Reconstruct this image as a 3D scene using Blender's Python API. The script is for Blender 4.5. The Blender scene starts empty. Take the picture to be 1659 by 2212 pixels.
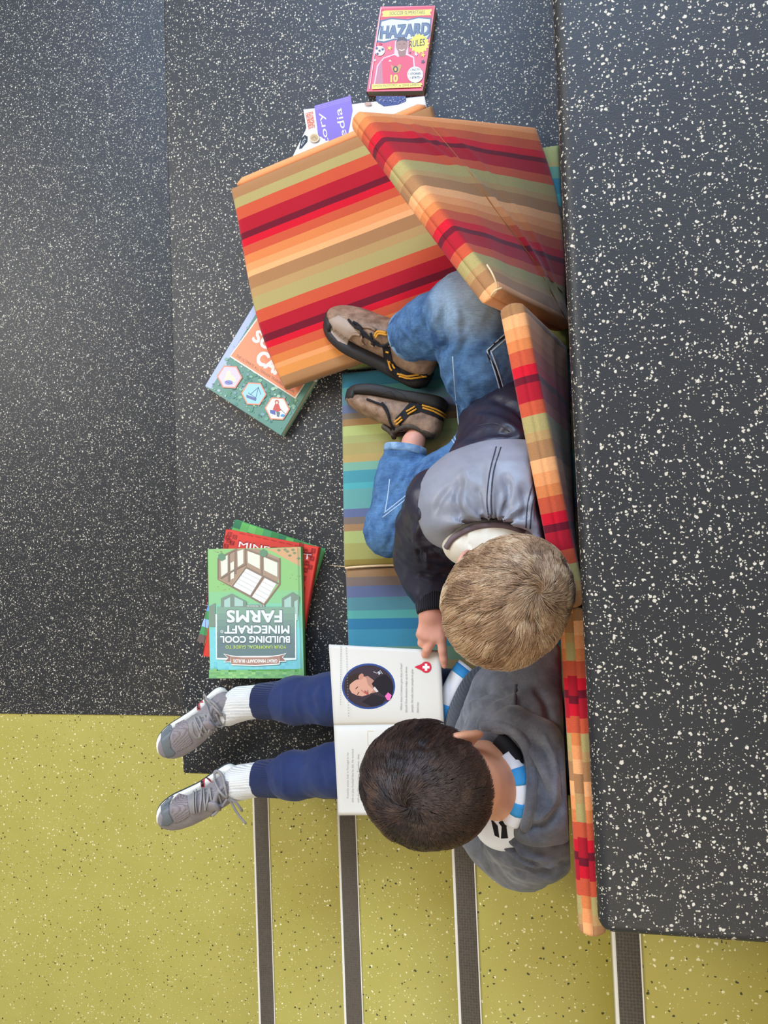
import bpy, bmesh, math, random
import numpy as np
from mathutils import Vector, Matrix
from mathutils.bvhtree import BVHTree
from mathutils.geometry import delaunay_2d_cdt
random.seed(4); RNG = np.random.default_rng(7)
scene = bpy.context.scene
COL = scene.collection
IW, IH, FPX, CAMZ = 1659, 2212, 1660.0, 1.46

# ------------------------------------------------------------------ camera
def rot3(a, b, c):
    ca, sa, cb, sb, cc, sc = math.cos(a), math.sin(a), math.cos(b), math.sin(b), math.cos(c), math.sin(c)
    return (np.array([[cc, -sc, 0], [sc, cc, 0], [0, 0, 1]]) @ np.array([[cb, 0, sb], [0, 1, 0], [-sb, 0, cb]])
            @ np.array([[1, 0, 0], [0, ca, -sa], [0, sa, ca]]))
ANG = [math.radians(v) for v in (2.18, 12.8, -2.23)]
CR = rot3(*ANG); CP = np.array([0, 0, CAMZ])
def ray(px, py):
    d = CR @ np.array([(px - IW / 2) / FPX, -(py - IH / 2) / FPX, -1.0]); return d / np.linalg.norm(d)
def P(px, py, z):
    """the point at height z that the photograph shows at pixel px, py"""
    d = ray(px, py); return CP + d * ((z - CAMZ) / d[2])
def Q(pts):
    v = (np.asarray(pts) - CP) @ CR
    return np.stack([IW / 2 + FPX * v[:, 0] / -v[:, 2], IH / 2 - FPX * v[:, 1] / -v[:, 2]], 1)
cd = bpy.data.cameras.new('camera'); cam = bpy.data.objects.new('camera', cd); COL.objects.link(cam)
cam.location = CP; cam.rotation_euler = ANG
cd.sensor_fit = 'HORIZONTAL'; cd.sensor_width = 36; cd.lens = FPX / IW * 36; cd.clip_start = .05
scene.camera = cam

# ------------------------------------------------------------------ materials
def lin(c):
    return tuple(((v / 255) / 12.92 if v / 255 <= .04045 else ((v / 255 + .055) / 1.055) ** 2.4) for v in c) + (1,)
class NT:
    def __init__(s, name):
        s.m = bpy.data.materials.new(name); s.m.use_nodes = True; s.t = s.m.node_tree
        s.b = s.t.nodes['Principled BSDF']
    def n(s, typ, **kw):
        nd = s.t.nodes.new(typ)
        for k, v in kw.items():
            if k.startswith('_'): nd.inputs[k[1:]].default_value = v
            else: setattr(nd, k, v)
        return nd
    def l(s, a, b): s.t.links.new(a, b)
    def math(s, op, a, b=None, c=None):
        nd = s.n('ShaderNodeMath', operation=op)
        for i, v in enumerate((a, b, c)):
            if v is None: continue
            if hasattr(v, 'is_linked') or hasattr(v, 'links'): s.l(v, nd.inputs[i])
            else: nd.inputs[i].default_value = v
        return nd.outputs[0]
    def mix(s, f, a, b, mode='MIX'):
        nd = s.n('ShaderNodeMix', data_type='RGBA', blend_type=mode)
        for i, v in ((0, f), (6, a), (7, b)):
            if hasattr(v, 'links'): s.l(v, nd.inputs[i])
            else: nd.inputs[i].default_value = v
        return nd.outputs[2]
    def obj(s, scale=1.0, uv=False):
        tc = s.n('ShaderNodeTexCoord'); mp = s.n('ShaderNodeMapping')
        s.l(tc.outputs['UV' if uv else 'Object'], mp.inputs[0])
        mp.inputs['Scale'].default_value = (scale,) * 3 if not isinstance(scale, tuple) else scale
        return mp.outputs[0]
    def noise(s, vec, scale, detail=3, rough=.5):
        nd = s.n('ShaderNodeTexNoise', _Scale=scale, _Detail=detail, _Roughness=rough); s.l(vec, nd.inputs['Vector']); return nd.outputs[0]
    def ramp(s, fac, stops, interp='LINEAR'):
        nd = s.n('ShaderNodeValToRGB'); cr = nd.color_ramp; cr.interpolation = interp
        while len(cr.elements) < len(stops): cr.elements.new(.5)
        for e, (p, c) in zip(cr.elements, sorted(stops, key=lambda q: q[0])): e.position = p; e.color = c
        s.l(fac, nd.inputs[0]); return nd.outputs[0]
    def bump(s, h, dist=.001, strength=.5):
        nd = s.n('ShaderNodeBump', _Strength=strength, _Distance=dist); s.l(h, nd.inputs['Height']); s.l(nd.outputs[0], s.b.inputs['Normal'])
    def color(s, c):
        if hasattr(c, 'links'): s.l(c, s.b.inputs['Base Color'])
        else: s.b.inputs['Base Color'].default_value = c
    def rough(s, r, spec=.5):
        s.b.inputs['Roughness'].default_value = r; s.b.inputs['Specular IOR Level'].default_value = spec

def m_plain(name, rgb, rough=.6, spec=.4, var=.12, vs=60, bump=0, bs=400):
    n = NT(name); v = n.obj(); f = n.noise(v, vs)
    c = lin(rgb); d = tuple(x * (1 - var) for x in c[:3]) + (1,); e = tuple(min(1, x * (1 + var)) for x in c[:3]) + (1,)
    n.color(n.mix(f, d, e)); n.rough(rough, spec)
    if bump: n.bump(n.noise(v, bs), bump, .6)
    return n.m

def m_speckle(name, base, base2, flecks, dens, cell, rough, spec, seed=0, dark=None, bump=.0004):
    """rubber with granules: warped voronoi cells, a fraction of which are flecks"""
    n = NT(name); v = n.obj()
    off = n.n('ShaderNodeVectorMath', operation='ADD'); n.l(v, off.inputs[0]); off.inputs[1].default_value = (seed, seed * .7, seed * .3)
    wn = n.n('ShaderNodeTexNoise', _Scale=1.1 / cell, _Detail=1.0); n.l(off.outputs[0], wn.inputs['Vector'])
    sub = n.n('ShaderNodeVectorMath', operation='MULTIPLY_ADD'); n.l(wn.outputs[1], sub.inputs[0])
    sub.inputs[1].default_value = (cell * .9,) * 3; n.l(off.outputs[0], sub.inputs[2])
    col = n.mix(n.noise(v, 9, 4), lin(base), lin(base2))
    specs = [(1.0, dens, flecks, 0), (.55, dens * .9, flecks, 5.3)]
    if dark: specs.append((.9, dark[1], [dark[0]], 9.1))
    masks = None
    for sc, dn, cols, sh in specs:
        a2 = n.n('ShaderNodeVectorMath', operation='ADD'); n.l(sub.outputs[0], a2.inputs[0]); a2.inputs[1].default_value = (sh, sh * .37, 0)
        vo = n.n('ShaderNodeTexVoronoi', feature='F1', _Scale=1 / (cell * sc)); vo.inputs['Randomness'].default_value = 1
        n.l(a2.outputs[0], vo.inputs['Vector'])
        sp = n.n('ShaderNodeSeparateColor'); n.l(vo.outputs['Color'], sp.inputs[0])
        thr = n.math('MULTIPLY_ADD', sp.outputs[1], .34, .12)
        ins = n.math('SUBTRACT', thr, vo.outputs['Distance'])
        ins = n.math('MULTIPLY', ins, 14.0); ins.node.use_clamp = True
        pick = n.math('LESS_THAN', sp.outputs[0], dn)
        mk = n.math('MULTIPLY', ins, pick)
        fc = n.mix(sp.outputs[2], lin(cols[0]), lin(cols[-1]))
        col = n.mix(mk, col, fc)
        masks = mk if masks is None else n.math('MAXIMUM', masks, mk)
    n.color(col); n.rough(rough, spec)
    g = n.noise(v, 700, 2); h = n.math('ADD', n.math('MULTIPLY', masks, .5), g); n.bump(h, bump, .6)
    return n.m

M = {}
M['rubber'] = m_speckle('speckled_black_rubber', (33, 33, 35), (44, 43, 43), [(182, 170, 145), (218, 208, 190)], .42, .0049, .50, .5)
M['green'] = m_speckle('speckled_green_vinyl', (168, 156, 72), (182, 170, 88), [(216, 208, 140), (240, 232, 190)], .13, .0062, .38, .45, seed=3.3, dark=((62, 62, 34), .11), bump=.00015)
def m_nosing():
    n = NT('ribbed_brown_nosing'); v = n.obj()
    w = n.n('ShaderNodeTexVoronoi', feature='F1', _Scale=210.0); w.inputs['Randomness'].default_value = .25; n.l(v, w.inputs['Vector'])
    n.color(n.ramp(w.outputs['Distance'], [(.15, lin((62, 53, 44))), (.6, lin((88, 78, 66)))])); n.rough(.6, .4)
    n.bump(w.outputs['Distance'], .0006, .8); return n.m
M['nosing'] = m_nosing()
M['alu'] = m_plain('pale_metal_edge', (226, 220, 205), .35, .5, .05)
M['concrete'] = m_plain('grey_plaster', (150, 148, 142), .8)

def m_stripe(name, stops, period=1.0, weave=.17):
    """woven stripes: constant ramp over UV.x, thread grain across"""
    n = NT(name); tc = n.n('ShaderNodeTexCoord'); sx = n.n('ShaderNodeSeparateXYZ'); n.l(tc.outputs['UV'], sx.inputs[0])
    f = n.math('FRACT', n.math('DIVIDE', sx.outputs[0], period))
    nz0 = n.noise(n.obj((1, 1, 1), True), 900, 1)
    c = n.ramp(f, [(p, lin(cc)) for p, cc in stops], 'CONSTANT')
    st = n.n('ShaderNodeMapping'); n.l(tc.outputs['UV'], st.inputs[0]); st.inputs['Scale'].default_value = (1500, 160, 1)
    nz = n.noise(st.outputs[0], 1, 2, .7)
    st2 = n.n('ShaderNodeMapping'); n.l(tc.outputs['UV'], st2.inputs[0]); st2.inputs['Scale'].default_value = (250, 1500, 1)
    nz2 = n.noise(st2.outputs[0], 1, 2, .7)
    g = n.math('ADD', n.math('MULTIPLY', nz, .6), n.math('MULTIPLY', nz2, .4))
    k = n.math('MULTIPLY_ADD', g, weave * 6, 1 - weave * 3)
    cb = n.n('ShaderNodeCombineColor'); [n.l(k, cb.inputs[i]) for i in range(3)]
    n.color(n.mix(1.0, c, cb.outputs[0], 'MULTIPLY')); n.rough(.85, .2); n.b.inputs['Sheen Weight'].default_value = .15
    n.bump(g, .0006, .5); return n.m
BR, TAN, OLV, COR, CRI, MAR, RED, ORA, LOR, PCH = (172, 122, 78), (186, 146, 92), (178, 158, 98), (204, 84, 52), (178, 20, 38), (112, 14, 34), (212, 14, 38), (222, 128, 70), (238, 152, 92), (246, 172, 112)
def cum(seq, g=0.0):
    seq = [(w, tuple(v + (sum(c) / 3 + 8 - v) * g for v in c)) for w, c in seq]
    tot = float(sum(w for w, c in seq)); a = 0; out = []
    for w, c in seq: out.append((a / tot, c)); a += w
    return out
# the long cushion from its A edge to its C edge (widths measured down the left side)
M['st_flat'] = m_stripe('orange_striped_weave', cum([(52, BR), (45, OLV), (55, COR), (64, CRI), (30, MAR), (34, RED), (40, COR), (40, ORA), (34, LOR), (26, PCH), (56, BR), (40, TAN), (62, OLV), (54, COR), (62, CRI), (32, MAR), (28, RED), (42, COR), (36, (214, 120, 60)), (24, LOR), (40, (220, 140, 70)), (50, BR)]))
M['st_mat'] = m_stripe('orange_striped_weave_mat', cum([(66, COR), (46, RED), (34, MAR), (80, CRI), (60, COR), (72, OLV), (40, TAN), (75, BR), (58, PCH), (56, LOR), (50, ORA)]), .2)
M['st_edge'] = m_plain('pale_orange_weave', (240, 160, 104), .85, .2, .06, 300, .0004)
T1c = [(32, (38, 104, 122)), (18, (64, 130, 118)), (20, (82, 118, 124)), (19, (92, 102, 130)), (13, (118, 102, 84)), (15, (158, 116, 66)), (21, (174, 182, 98)), (17, (164, 164, 92)), (25, (170, 152, 84)), (17, (184, 152, 82)), (18, (116, 168, 140)), (26, (64, 146, 156)), (14, (70, 166, 168)), (42, (92, 158, 150)), (19, (92, 102, 140)), (15, (122, 104, 92)), (14, (164, 120, 76)), (27, (168, 176, 96)), (34, (164, 156, 78)), (18, (150, 128, 50))]
M['teal1'] = m_stripe('teal_striped_weave', cum(T1c, .16))
T2c = [(13, (160, 118, 74)), (15, (126, 104, 92)), (19, (96, 104, 138)), (22, (80, 136, 142)), (15, (82, 166, 152)), (17, (44, 122, 158)), (29, (58, 142, 166)), (23, (110, 152, 126)), (20, (158, 142, 96)), (30, (164, 174, 100)), (40, (96, 160, 150)), (30, (60, 130, 160)), (40, (150, 150, 90)), (40, (82, 120, 140))]
M['teal2'] = m_stripe('teal_striped_weave_b', cum(T2c, .16))
T0c = [(40, (164, 168, 100)), (14, (176, 160, 96)), (30, (100, 156, 130)), (40, (56, 128, 146)), (30, (70, 160, 160)), (30, (120, 104, 92)), (50, (170, 176, 98)), (60, (64, 146, 156)), (60, (168, 160, 90)), (60, (92, 102, 140)), (40, (88, 150, 140)), (40, (172, 182, 96)), (14, (150, 170, 70))]
M['teal0'] = m_stripe('teal_striped_weave_c', cum(T0c, .16))

def m_attr(name, rough=.45, spec=.4, bump=0):
    n = NT(name); a = n.n('ShaderNodeAttribute', attribute_name='Col'); n.color(a.outputs['Color']); n.rough(rough, spec)
    if bump: n.bump(n.noise(n.obj(), 500), bump, .5)
    return n.m
M['print'] = m_attr('printed_ink', .42, .35)
M['page_ink'] = m_attr('page_ink', .7, .2)
M['hair_d'] = None
def m_hair(name, rough, spec):
    n = NT(name); a = n.n('ShaderNodeAttribute', attribute_name='Col'); n.color(a.outputs['Color']); n.rough(rough, spec)
    n.b.inputs['Sheen Weight'].default_value = .05
    return n.m
M['hair'] = m_hair('hair_strands', .36, .55)
M['paper'] = m_plain('page_paper', (216, 211, 200), .6, .3, .02)
M['pages'] = m_plain('page_edges', (214, 196, 160), .8, .2, .1, 500)

def m_skin(name, c1, c2):
    n = NT(name); v = n.obj(); n.color(n.mix(n.noise(v, 22, 4), lin(c1), lin(c2))); n.rough(.48, .4)
    n.b.inputs['Subsurface Weight'].default_value = .12; n.b.inputs['Subsurface Radius'].default_value = (.012, .005, .003)
    n.b.inputs['Subsurface Scale'].default_value = .6
    n.bump(n.noise(v, 260), .0003, .4); return n.m
M['skin_b'] = m_skin('fair_skin', (236, 178, 150), (226, 150, 124))
M['skin_d'] = m_skin('light_tan_skin', (222, 164, 128), (206, 138, 102))

def m_cloth(name, c1, c2, scale=14, rough=.85, spec=.2, fine=600, bump=.0005, sheen=.1, rib=None, fv=.25):
    n = NT(name); v = n.obj(); a = n.noise(v, scale, 4, .6); f = n.noise(v, fine, 2, .8)
    c = n.mix(n.ramp(a, [(.3, (0, 0, 0, 1)), (.7, (1, 1, 1, 1))]), lin(c1), lin(c2))
    k = n.math('MULTIPLY_ADD', f, fv * 2, 1 - fv); cb = n.n('ShaderNodeCombineColor'); [n.l(k, cb.inputs[i]) for i in range(3)]
    n.color(n.mix(1.0, c, cb.outputs[0], 'MULTIPLY')); n.rough(rough, spec); n.b.inputs['Sheen Weight'].default_value = sheen
    h = f
    if rib:
        w = n.n('ShaderNodeTexWave', _Scale=rib[1], _Distortion=.3); w.bands_direction = rib[0]; n.l(v, w.inputs[0])
        h = n.math('ADD', n.math('MULTIPLY', w.outputs['Fac'], 2.0), f); bump = .0012
    n.bump(h, bump, .7); return n.m
def m_denim():
    n = NT('blue_denim'); v = n.obj(); a = n.noise(v, 26, 5, .65); f = n.noise(v, 850, 2, .9)
    st = n.n('ShaderNodeMapping'); n.l(v, st.inputs[0]); st.inputs['Scale'].default_value = (70, 420, 160); g = n.noise(st.outputs[0], 1, 2, .6)
    c = n.mix(n.ramp(a, [(.32, (0, 0, 0, 1)), (.68, (1, 1, 1, 1))]), lin((48, 78, 120)), lin((96, 136, 176)))
    # worn pale patch over the knee
    sp = n.n('ShaderNodeVectorMath', operation='DISTANCE'); n.l(v, sp.inputs[0]); sp.inputs[1].default_value = tuple(P(1010, 640, .27))
    c = n.mix(n.ramp(sp.outputs['Value'], [(.0, (.85, .85, .85, 1)), (.035, (.55, .55, .55, 1)), (.085, (0, 0, 0, 1))], 'EASE'), c, lin((182, 204, 222)))
    k = n.math('ADD', n.math('MULTIPLY_ADD', f, .8, .6), n.math('MULTIPLY_ADD', g, .7, -.35)); cb = n.n('ShaderNodeCombineColor'); [n.l(k, cb.inputs[i]) for i in range(3)]
    n.color(n.mix(1.0, c, cb.outputs[0], 'MULTIPLY')); n.rough(.82, .25); n.bump(n.math('ADD', f, g), .0006, .7); return n.m
M['denim'] = m_denim()
M['denim_hem'] = m_cloth('pale_denim_hem', (74, 108, 148), (150, 180, 206), 60, .8, .25, 800, .0007, .1, None, .4)
M['jogger'] = m_cloth('navy_sweat_fabric', (30, 41, 80), (39, 54, 98), 10, .85, .25, 500, .0005, .15, None, .2)
M['jogger_cuff'] = m_cloth('navy_ribbed_cuff', (28, 38, 74), (35, 48, 88), 10, .85, .25, 500, .0004, .15, ('Y', 90), .2)
M['nylon_dark'] = m_cloth('dark_navy_nylon', (34, 32, 46), (48, 44, 60), 14, .42, .5, 500, .0002, 0, None, .08)
M['nylon_grey'] = m_cloth('grey_nylon', (126, 126, 132), (150, 150, 160), 12, .42, .45, 500, .0002, .05, None, .06)
M['lining'] = m_cloth('cream_lining', (216, 206, 184), (232, 224, 206), 20, .8, .2, 500, .0003, .1, None, .08)
M['hood_trim'] = m_cloth('brown_grey_binding', (104, 88, 92), (118, 102, 104), 20, .8, .2, 400, .0003, .1, None, .12)
M['knit_black'] = m_cloth('black_knit_cuff', (26, 22, 28), (34, 30, 34), 20, .8, .2, 500, .0003, .1, ('X', 90), .15)
M['hoodie'] = m_cloth('charcoal_sweat_fabric', (72, 73, 79), (116, 116, 121), 22, .9, .2, 420, .0007, .3, None, .35)
M['hoodie_rib'] = m_cloth('charcoal_ribbed_hem', (66, 70, 76), (84, 88, 94), 12, .9, .2, 420, .0006, .2, ('DIAGONAL', 60), .2)
M['sock'] = m_cloth('white_ribbed_sock', (226, 222, 214), (240, 238, 232), 20, .9, .2, 500, .0006, .1, ('Y', 110), .08)
M['leather'] = m_cloth('brown_leather', (108, 80, 60), (172, 138, 110), 48, .55, .4, 160, .0009, 0, None, .18)
M['mesh_grey'] = m_cloth('grey_shoe_mesh', (132, 122, 122), (150, 142, 142), 30, .75, .3, 900, .0006, .1, None, .3)
M['toe_grey'] = m_plain('blue_grey_overlay', (104, 110, 112), .5, .4, .1)
M['black_rubber'] = m_plain('black_shoe_rubber', (44, 40, 38), .6, .4, .25, 90, .0006)
M['black_web'] = m_cloth('black_webbing', (30, 29, 32), (46, 44, 46), 60, .8, .2, 700, .0005, 0, None, .2)
M['dark_mesh'] = m_cloth('dark_brown_mesh_lining', (74, 64, 54), (100, 88, 74), 60, .85, .2, 500, .0008, 0, None, .4)
M['yellow'] = m_plain('mustard_webbing', (214, 150, 50), .7, .2, .15, 300)
M['midsole'] = m_plain('white_foam_midsole', (236, 232, 216), .6, .3, .04)
M['outsole'] = m_plain('dark_outsole', (48, 52, 56), .6, .4, .1)
M['lace_grey'] = m_cloth('grey_lace', (134, 128, 124), (158, 152, 148), 60, .8, .2, 800, .0004, .1, None, .2)
M['metal'] = m_plain('dull_metal', (170, 170, 170), .3, .6, .1)
M['thread'] = m_plain('pale_thread', (230, 196, 150), .8, .2, .1)
M['thread_dark'] = m_plain('dark_thread', (70, 68, 76), .8, .2, .1)
M['thread_rust'] = m_plain('rust_thread', (186, 124, 76), .8, .2, .1)
M['thread_blue'] = m_plain('pale_blue_thread', (176, 196, 214), .8, .2, .1)
M['jersey_w'] = m_plain('white_jersey', (234, 234, 236), .7, .3, .03)
M['jersey_b'] = m_plain('blue_jersey_trim', (58, 150, 210), .7, .3, .05)
M['jersey_k'] = m_plain('black_jersey_print', (24, 22, 24), .7, .3, .05)

# ------------------------------------------------------------------ object helpers
def link(name, me, mat=None, parent=None):
    o = bpy.data.objects.new(name, me); COL.objects.link(o)
    if mat is not None and not me.materials: me.materials.append(mat)
    if parent is not None: o.parent = parent
    return o
def empty(name, loc, label, cat, group=None):
    o = bpy.data.objects.new(name, None); COL.objects.link(o); o.empty_display_size = .05
    ORIG[o.name] = Vector(loc); o['label'] = label; o['category'] = cat
    if group: o['group'] = group
    return o
ORIG = {}
def tag(o, label, cat, group=None):
    o['label'] = label; o['category'] = cat
    if group: o['group'] = group
def struct(o): o['kind'] = 'structure'; return o
def mesh(name, verts, faces, smooth=True):
    me = bpy.data.meshes.new(name); me.from_pydata([tuple(map(float, v)) for v in verts], [], [tuple(map(int, f)) for f in faces])
    if smooth: me.polygons.foreach_set('use_smooth', [True] * len(me.polygons))
    me.update(); return me
def box(name, lo, hi, mat, bev=0, seg=3, parent=None):
    bm = bmesh.new(); bmesh.ops.create_cube(bm, size=1)
    for v in bm.verts: v.co = Vector([(lo[i] + hi[i]) / 2 + v.co[i] * (hi[i] - lo[i]) for i in range(3)])
    if bev: bmesh.ops.bevel(bm, geom=bm.edges[:], offset=bev, segments=seg, affect='EDGES', profile=.5)
    me = bpy.data.meshes.new(name); bm.to_mesh(me); bm.free()
    if bev: me.polygons.foreach_set('use_smooth', [True] * len(me.polygons)); me.set_sharp_from_angle(angle=math.radians(50)) if hasattr(me, 'set_sharp_from_angle') else None
    return link(name, me, mat, parent)
def spline(pts, n=8):
    """Catmull-Rom through points"""
    p = [np.array(q, float) for q in pts]
    if len(p) < 3:
        return [p[0] + (p[-1] - p[0]) * t / n for t in range(n + 1)]
    p = [2 * p[0] - p[1]] + p + [2 * p[-1] - p[-2]]; out = []
    for i in range(1, len(p) - 2):
        for k in range(n):
            t = k / n; a, b, c, d = p[i - 1:i + 3]
            out.append(.5 * (2 * b + (c - a) * t + (2 * a - 5 * b + 4 * c - d) * t * t + (3 * b - a - 3 * c + d) * t ** 3))
    out.append(p[-2]); return out
def tube_geo(pts, r, seg=8, flat=1.0, up=None):
    pts = [np.array(q, float) for q in pts]; n = len(pts); V = []; Fc = []
    rr = r if hasattr(r, '__len__') else [r] * n
    u = None
    for i in range(n):
        t = pts[min(i + 1, n - 1)] - pts[max(i - 1, 0)]; t = t / (np.linalg.norm(t) + 1e-12)
        if u is None:
            u = np.array(up, float) if up is not None else np.array([0, 0, 1.]) if abs(t[2]) < .9 else np.array([1., 0, 0])
        elif up is not None: u = np.array(up, float)
        u = u - t * u.dot(t); u /= np.linalg.norm(u) + 1e-12; w = np.cross(t, u)
        ri = rr[min(i, len(rr) - 1)]
        for k in range(seg):
            a = 2 * math.pi * k / seg; V.append(pts[i] + ri * (w * math.cos(a) + u * flat * math.sin(a)))
    for i in range(n - 1):
        for k in range(seg):
            a, b = i * seg + k, i * seg + (k + 1) % seg; Fc.append((a, b, b + seg, a + seg))
    Fc.append(tuple(range(seg))[::-1]); Fc.append(tuple((n - 1) * seg + k for k in range(seg)))
    return V, Fc
def tubes(name, lst, mat, parent=None, seg=8, flat=1.0, up=None):
    V, Fc = [], []
    for pts, r in lst:
        v, f = tube_geo(pts, r, seg, flat, up); o = len(V); V += v; Fc += [tuple(x + o for x in q) for q in f]
    return link(name, mesh(name, V, Fc), mat, parent)
def bvh_of(*objs):
    V, Fc = [], []
    for o in objs:
        off = len(V); V += [v.co.copy() for v in o.data.vertices]; Fc += [tuple(i + off for i in p.vertices) for p in o.data.polygons]
    return BVHTree.FromPolygons(V, Fc)
def cast(bvh, px, py, off=0.0, zfall=None):
    d = ray(px, py); h = bvh.ray_cast(Vector(CP), Vector(d))
    if h[0] is None: return None if zfall is None else P(px, py, zfall)
    nn = np.array(h[1]); nn = nn if nn.dot(d) < 0 else -nn
    return np.array(h[0]) + nn * off
def cast_line(bvh, pxs, off=0.0, n=6, zfall=None):
    out = []
    for q in spline(pxs, n):
        c = cast(bvh, q[0], q[1], off, zfall)
        if c is not None and (not out or np.linalg.norm(out[-1] - c) < .05): out.append(c)
    return out
def cast_tubes(name, bvh, lines, r, mat, parent, off=0.0, flat=1.0, n=6, up=None):
    L = []
    for ln in lines:
        p = cast_line(bvh, ln, off, n)
        if len(p) > 2: L.append((p, r))
    if 1 < len(L) <= 4: return [tubes(name, [q], mat, parent, 6, flat, up) for q in L][0]
    return tubes(name, L, mat, parent, 6, flat, up) if L else None

# ------------------------------------------------------------------ surfaces that carry print
class Plane:
    """plane through 3 points; surf(px,py,lift)"""
    def __init__(s, a, b, c):
        s.a = np.array(a); n = np.cross(np.array(b) - s.a, np.array(c) - s.a); n /= np.linalg.norm(n); s.n = n if n[2] > 0 else -n
    def __call__(s, px, py, lift):
        d = ray(px, py); t = s.n.dot(s.a - CP) / s.n.dot(d); return CP + d * t + s.n * lift
class Surf:
    def __init__(s, bvh): s.b = bvh
    def __call__(s, px, py, lift): return cast(s.b, px, py, lift)
class Art:
    def __init__(s, surf, lift0=.0002, dl=.000032, step=None): s.V, s.F, s.C, s.surf, s.l, s.dl, s.step = [], [], [], surf, lift0, dl, step; s.k = 0; s.fade = 0  # fade: share of pale gloss haze painted into the inks
    def poly(s, pts, rgb, raise_=True):
        pts = [tuple(map(float, p)) for p in pts]
        if s.step:
            dense = []
            for i, a in enumerate(pts):
                b = pts[(i + 1) % len(pts)]; m = max(1, int(math.dist(a, b) / s.step))
                dense += [(a[0] + (b[0] - a[0]) * k / m, a[1] + (b[1] - a[1]) * k / m) for k in range(m)]
            xs = [p[0] for p in pts]; ys = [p[1] for p in pts]; inner = []
            y = min(ys) + s.step / 2
            while y < max(ys):
                x = min(xs) + s.step / 2
                while x < max(xs): inner.append((x, y)); x += s.step
                y += s.step
            vs = [Vector(p) for p in dense + inner]; nb = len(dense)
            vo, _, fo, _, _, _ = delaunay_2d_cdt(vs, [], [list(range(nb))], 1, 1e-4)
        else:
            vo, _, fo, _, _, _ = delaunay_2d_cdt([Vector(p) for p in pts], [], [list(range(len(pts)))], 1, 1e-5)
        s.k += 1; s._add([(v[0], v[1]) for v in vo], fo, rgb, (s.k % 7) * 4e-6)
        if raise_: s.l += s.dl
    def _add(s, pv, pf, rgb, ml=0):
        w = [s.surf(x, y, s.l + (ml[i] if hasattr(ml, '__len__') else ml)) for i, (x, y) in enumerate(pv)]; off = len(s.V); rgb = tuple(c_ + (f_ - c_) * s.fade for c_, f_ in zip(rgb, (216, 226, 220))); ok = [q is not None for q in w]  # inks mixed towards a pale tone: sky gloss haze painted into the print
        s.V += [q if q is not None else np.zeros(3) for q in w]; c = lin(rgb)
        for f in pf:
            if all(ok[i] for i in f):
                P0 = [w[i] for i in f]
                if max(np.linalg.norm(P0[i] - P0[i - 1]) for i in range(len(P0))) > .05 and s.step: continue
                f = list(f); nn = np.cross(P0[1] - P0[0], P0[2] - P0[0])
                if nn.dot(P0[0] - CP) > 0: f = f[::-1]
                s.F.append(tuple(i + off for i in f)); s.C.append(c)
    def rect(s, x0, y0, x1, y1, rgb, raise_=True): s.poly([(x0, y0), (x1, y0), (x1, y1), (x0, y1)], rgb, raise_)
    def ell(s, cx, cy, rx, ry, rgb, n=28, a=0): 
        s.poly([(cx + rx * math.cos(t) * math.cos(a) - ry * math.sin(t) * math.sin(a), cy + rx * math.cos(t) * math.sin(a) + ry * math.sin(t) * math.cos(a)) for t in [2 * math.pi * i / n for i in range(n)]], rgb)
    def line(s, pts, w, rgb, closed=False):
        pts = [np.array(p, float) for p in pts]; segs = list(zip(pts[:-1], pts[1:])) + ([(pts[-1], pts[0])] if closed else [])
        for a, b in segs:
            d = b - a; L = np.linalg.norm(d)
            if L < 1e-6: continue
            d /= L; nrm = np.array([-d[1], d[0]]) * w / 2; a2, b2 = a - d * w * .3, b + d * w * .3
            s.poly([a2 + nrm, b2 + nrm, b2 - nrm, a2 - nrm], rgb, False)
        s.l += s.dl
    def text(s, txt, org, xv, yv, rgb, bold=0.0, shear=0.0):
        """org: start of baseline; xv: px vector spanning the text's whole width; yv: px vector of the cap height"""
        cu = bpy.data.curves.new('t', 'FONT'); cu.body = txt; cu.resolution_u = 3; cu.shear = shear
        o = bpy.data.objects.new('t', cu); COL.objects.link(o)
        bpy.context.view_layer.update()
        me = bpy.data.meshes.new_from_object(o.evaluated_get(bpy.context.evaluated_depsgraph_get()))
        vs = np.array([v.co[:2] for v in me.vertices]); fs = [tuple(p.vertices) for p in me.polygons]
        bpy.data.objects.remove(o); bpy.data.curves.remove(cu); bpy.data.meshes.remove(me)
        if not len(vs): return
        x0, x1 = vs[:, 0].min(), vs[:, 0].max(); cap = .72
        org, xv, yv = np.array(org, float), np.array(xv, float), np.array(yv, float)
        pv = [org + xv * ((v[0] - x0) / (x1 - x0)) + yv * (v[1] / cap) for v in vs]
        comp = list(range(len(pv)))
        def root(i):
            while comp[i] != i: comp[i] = comp[comp[i]]; i = comp[i]
            return i
        for f in fs:
            for q in f[1:]: comp[root(q)] = root(f[0])
        cx = {}
        for i in range(len(pv)): cx.setdefault(root(i), []).append(vs[i, 0])
        order = {r: k for k, r in enumerate(sorted(cx, key=lambda r: np.mean(cx[r])))}
        b_ = bold * np.linalg.norm(yv) / .72
        for j, (dx, dy) in enumerate(((0, 0),) if b_ <= 0 else ((0, 0), (b_, b_), (-b_, b_), (b_, -b_), (-b_, -b_))):
            s._add([(p[0] + dx, p[1] + dy) for p in pv], fs, rgb, [(order[root(i)] % 2) * 4e-6 + j * 8e-6 for i in range(len(pv))])
        s.l += s.dl + (4e-5 if b_ > 0 else 0)
    def star(s, cx, cy, r, rgb, n=5, inner=.45, rot=0):
        s.poly([(cx + (r if k % 2 == 0 else r * inner) * math.sin(rot + math.pi * k / n), cy - (r if k % 2 == 0 else r * inner) * math.cos(rot + math.pi * k / n)) for k in range(2 * n)], rgb)
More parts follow.
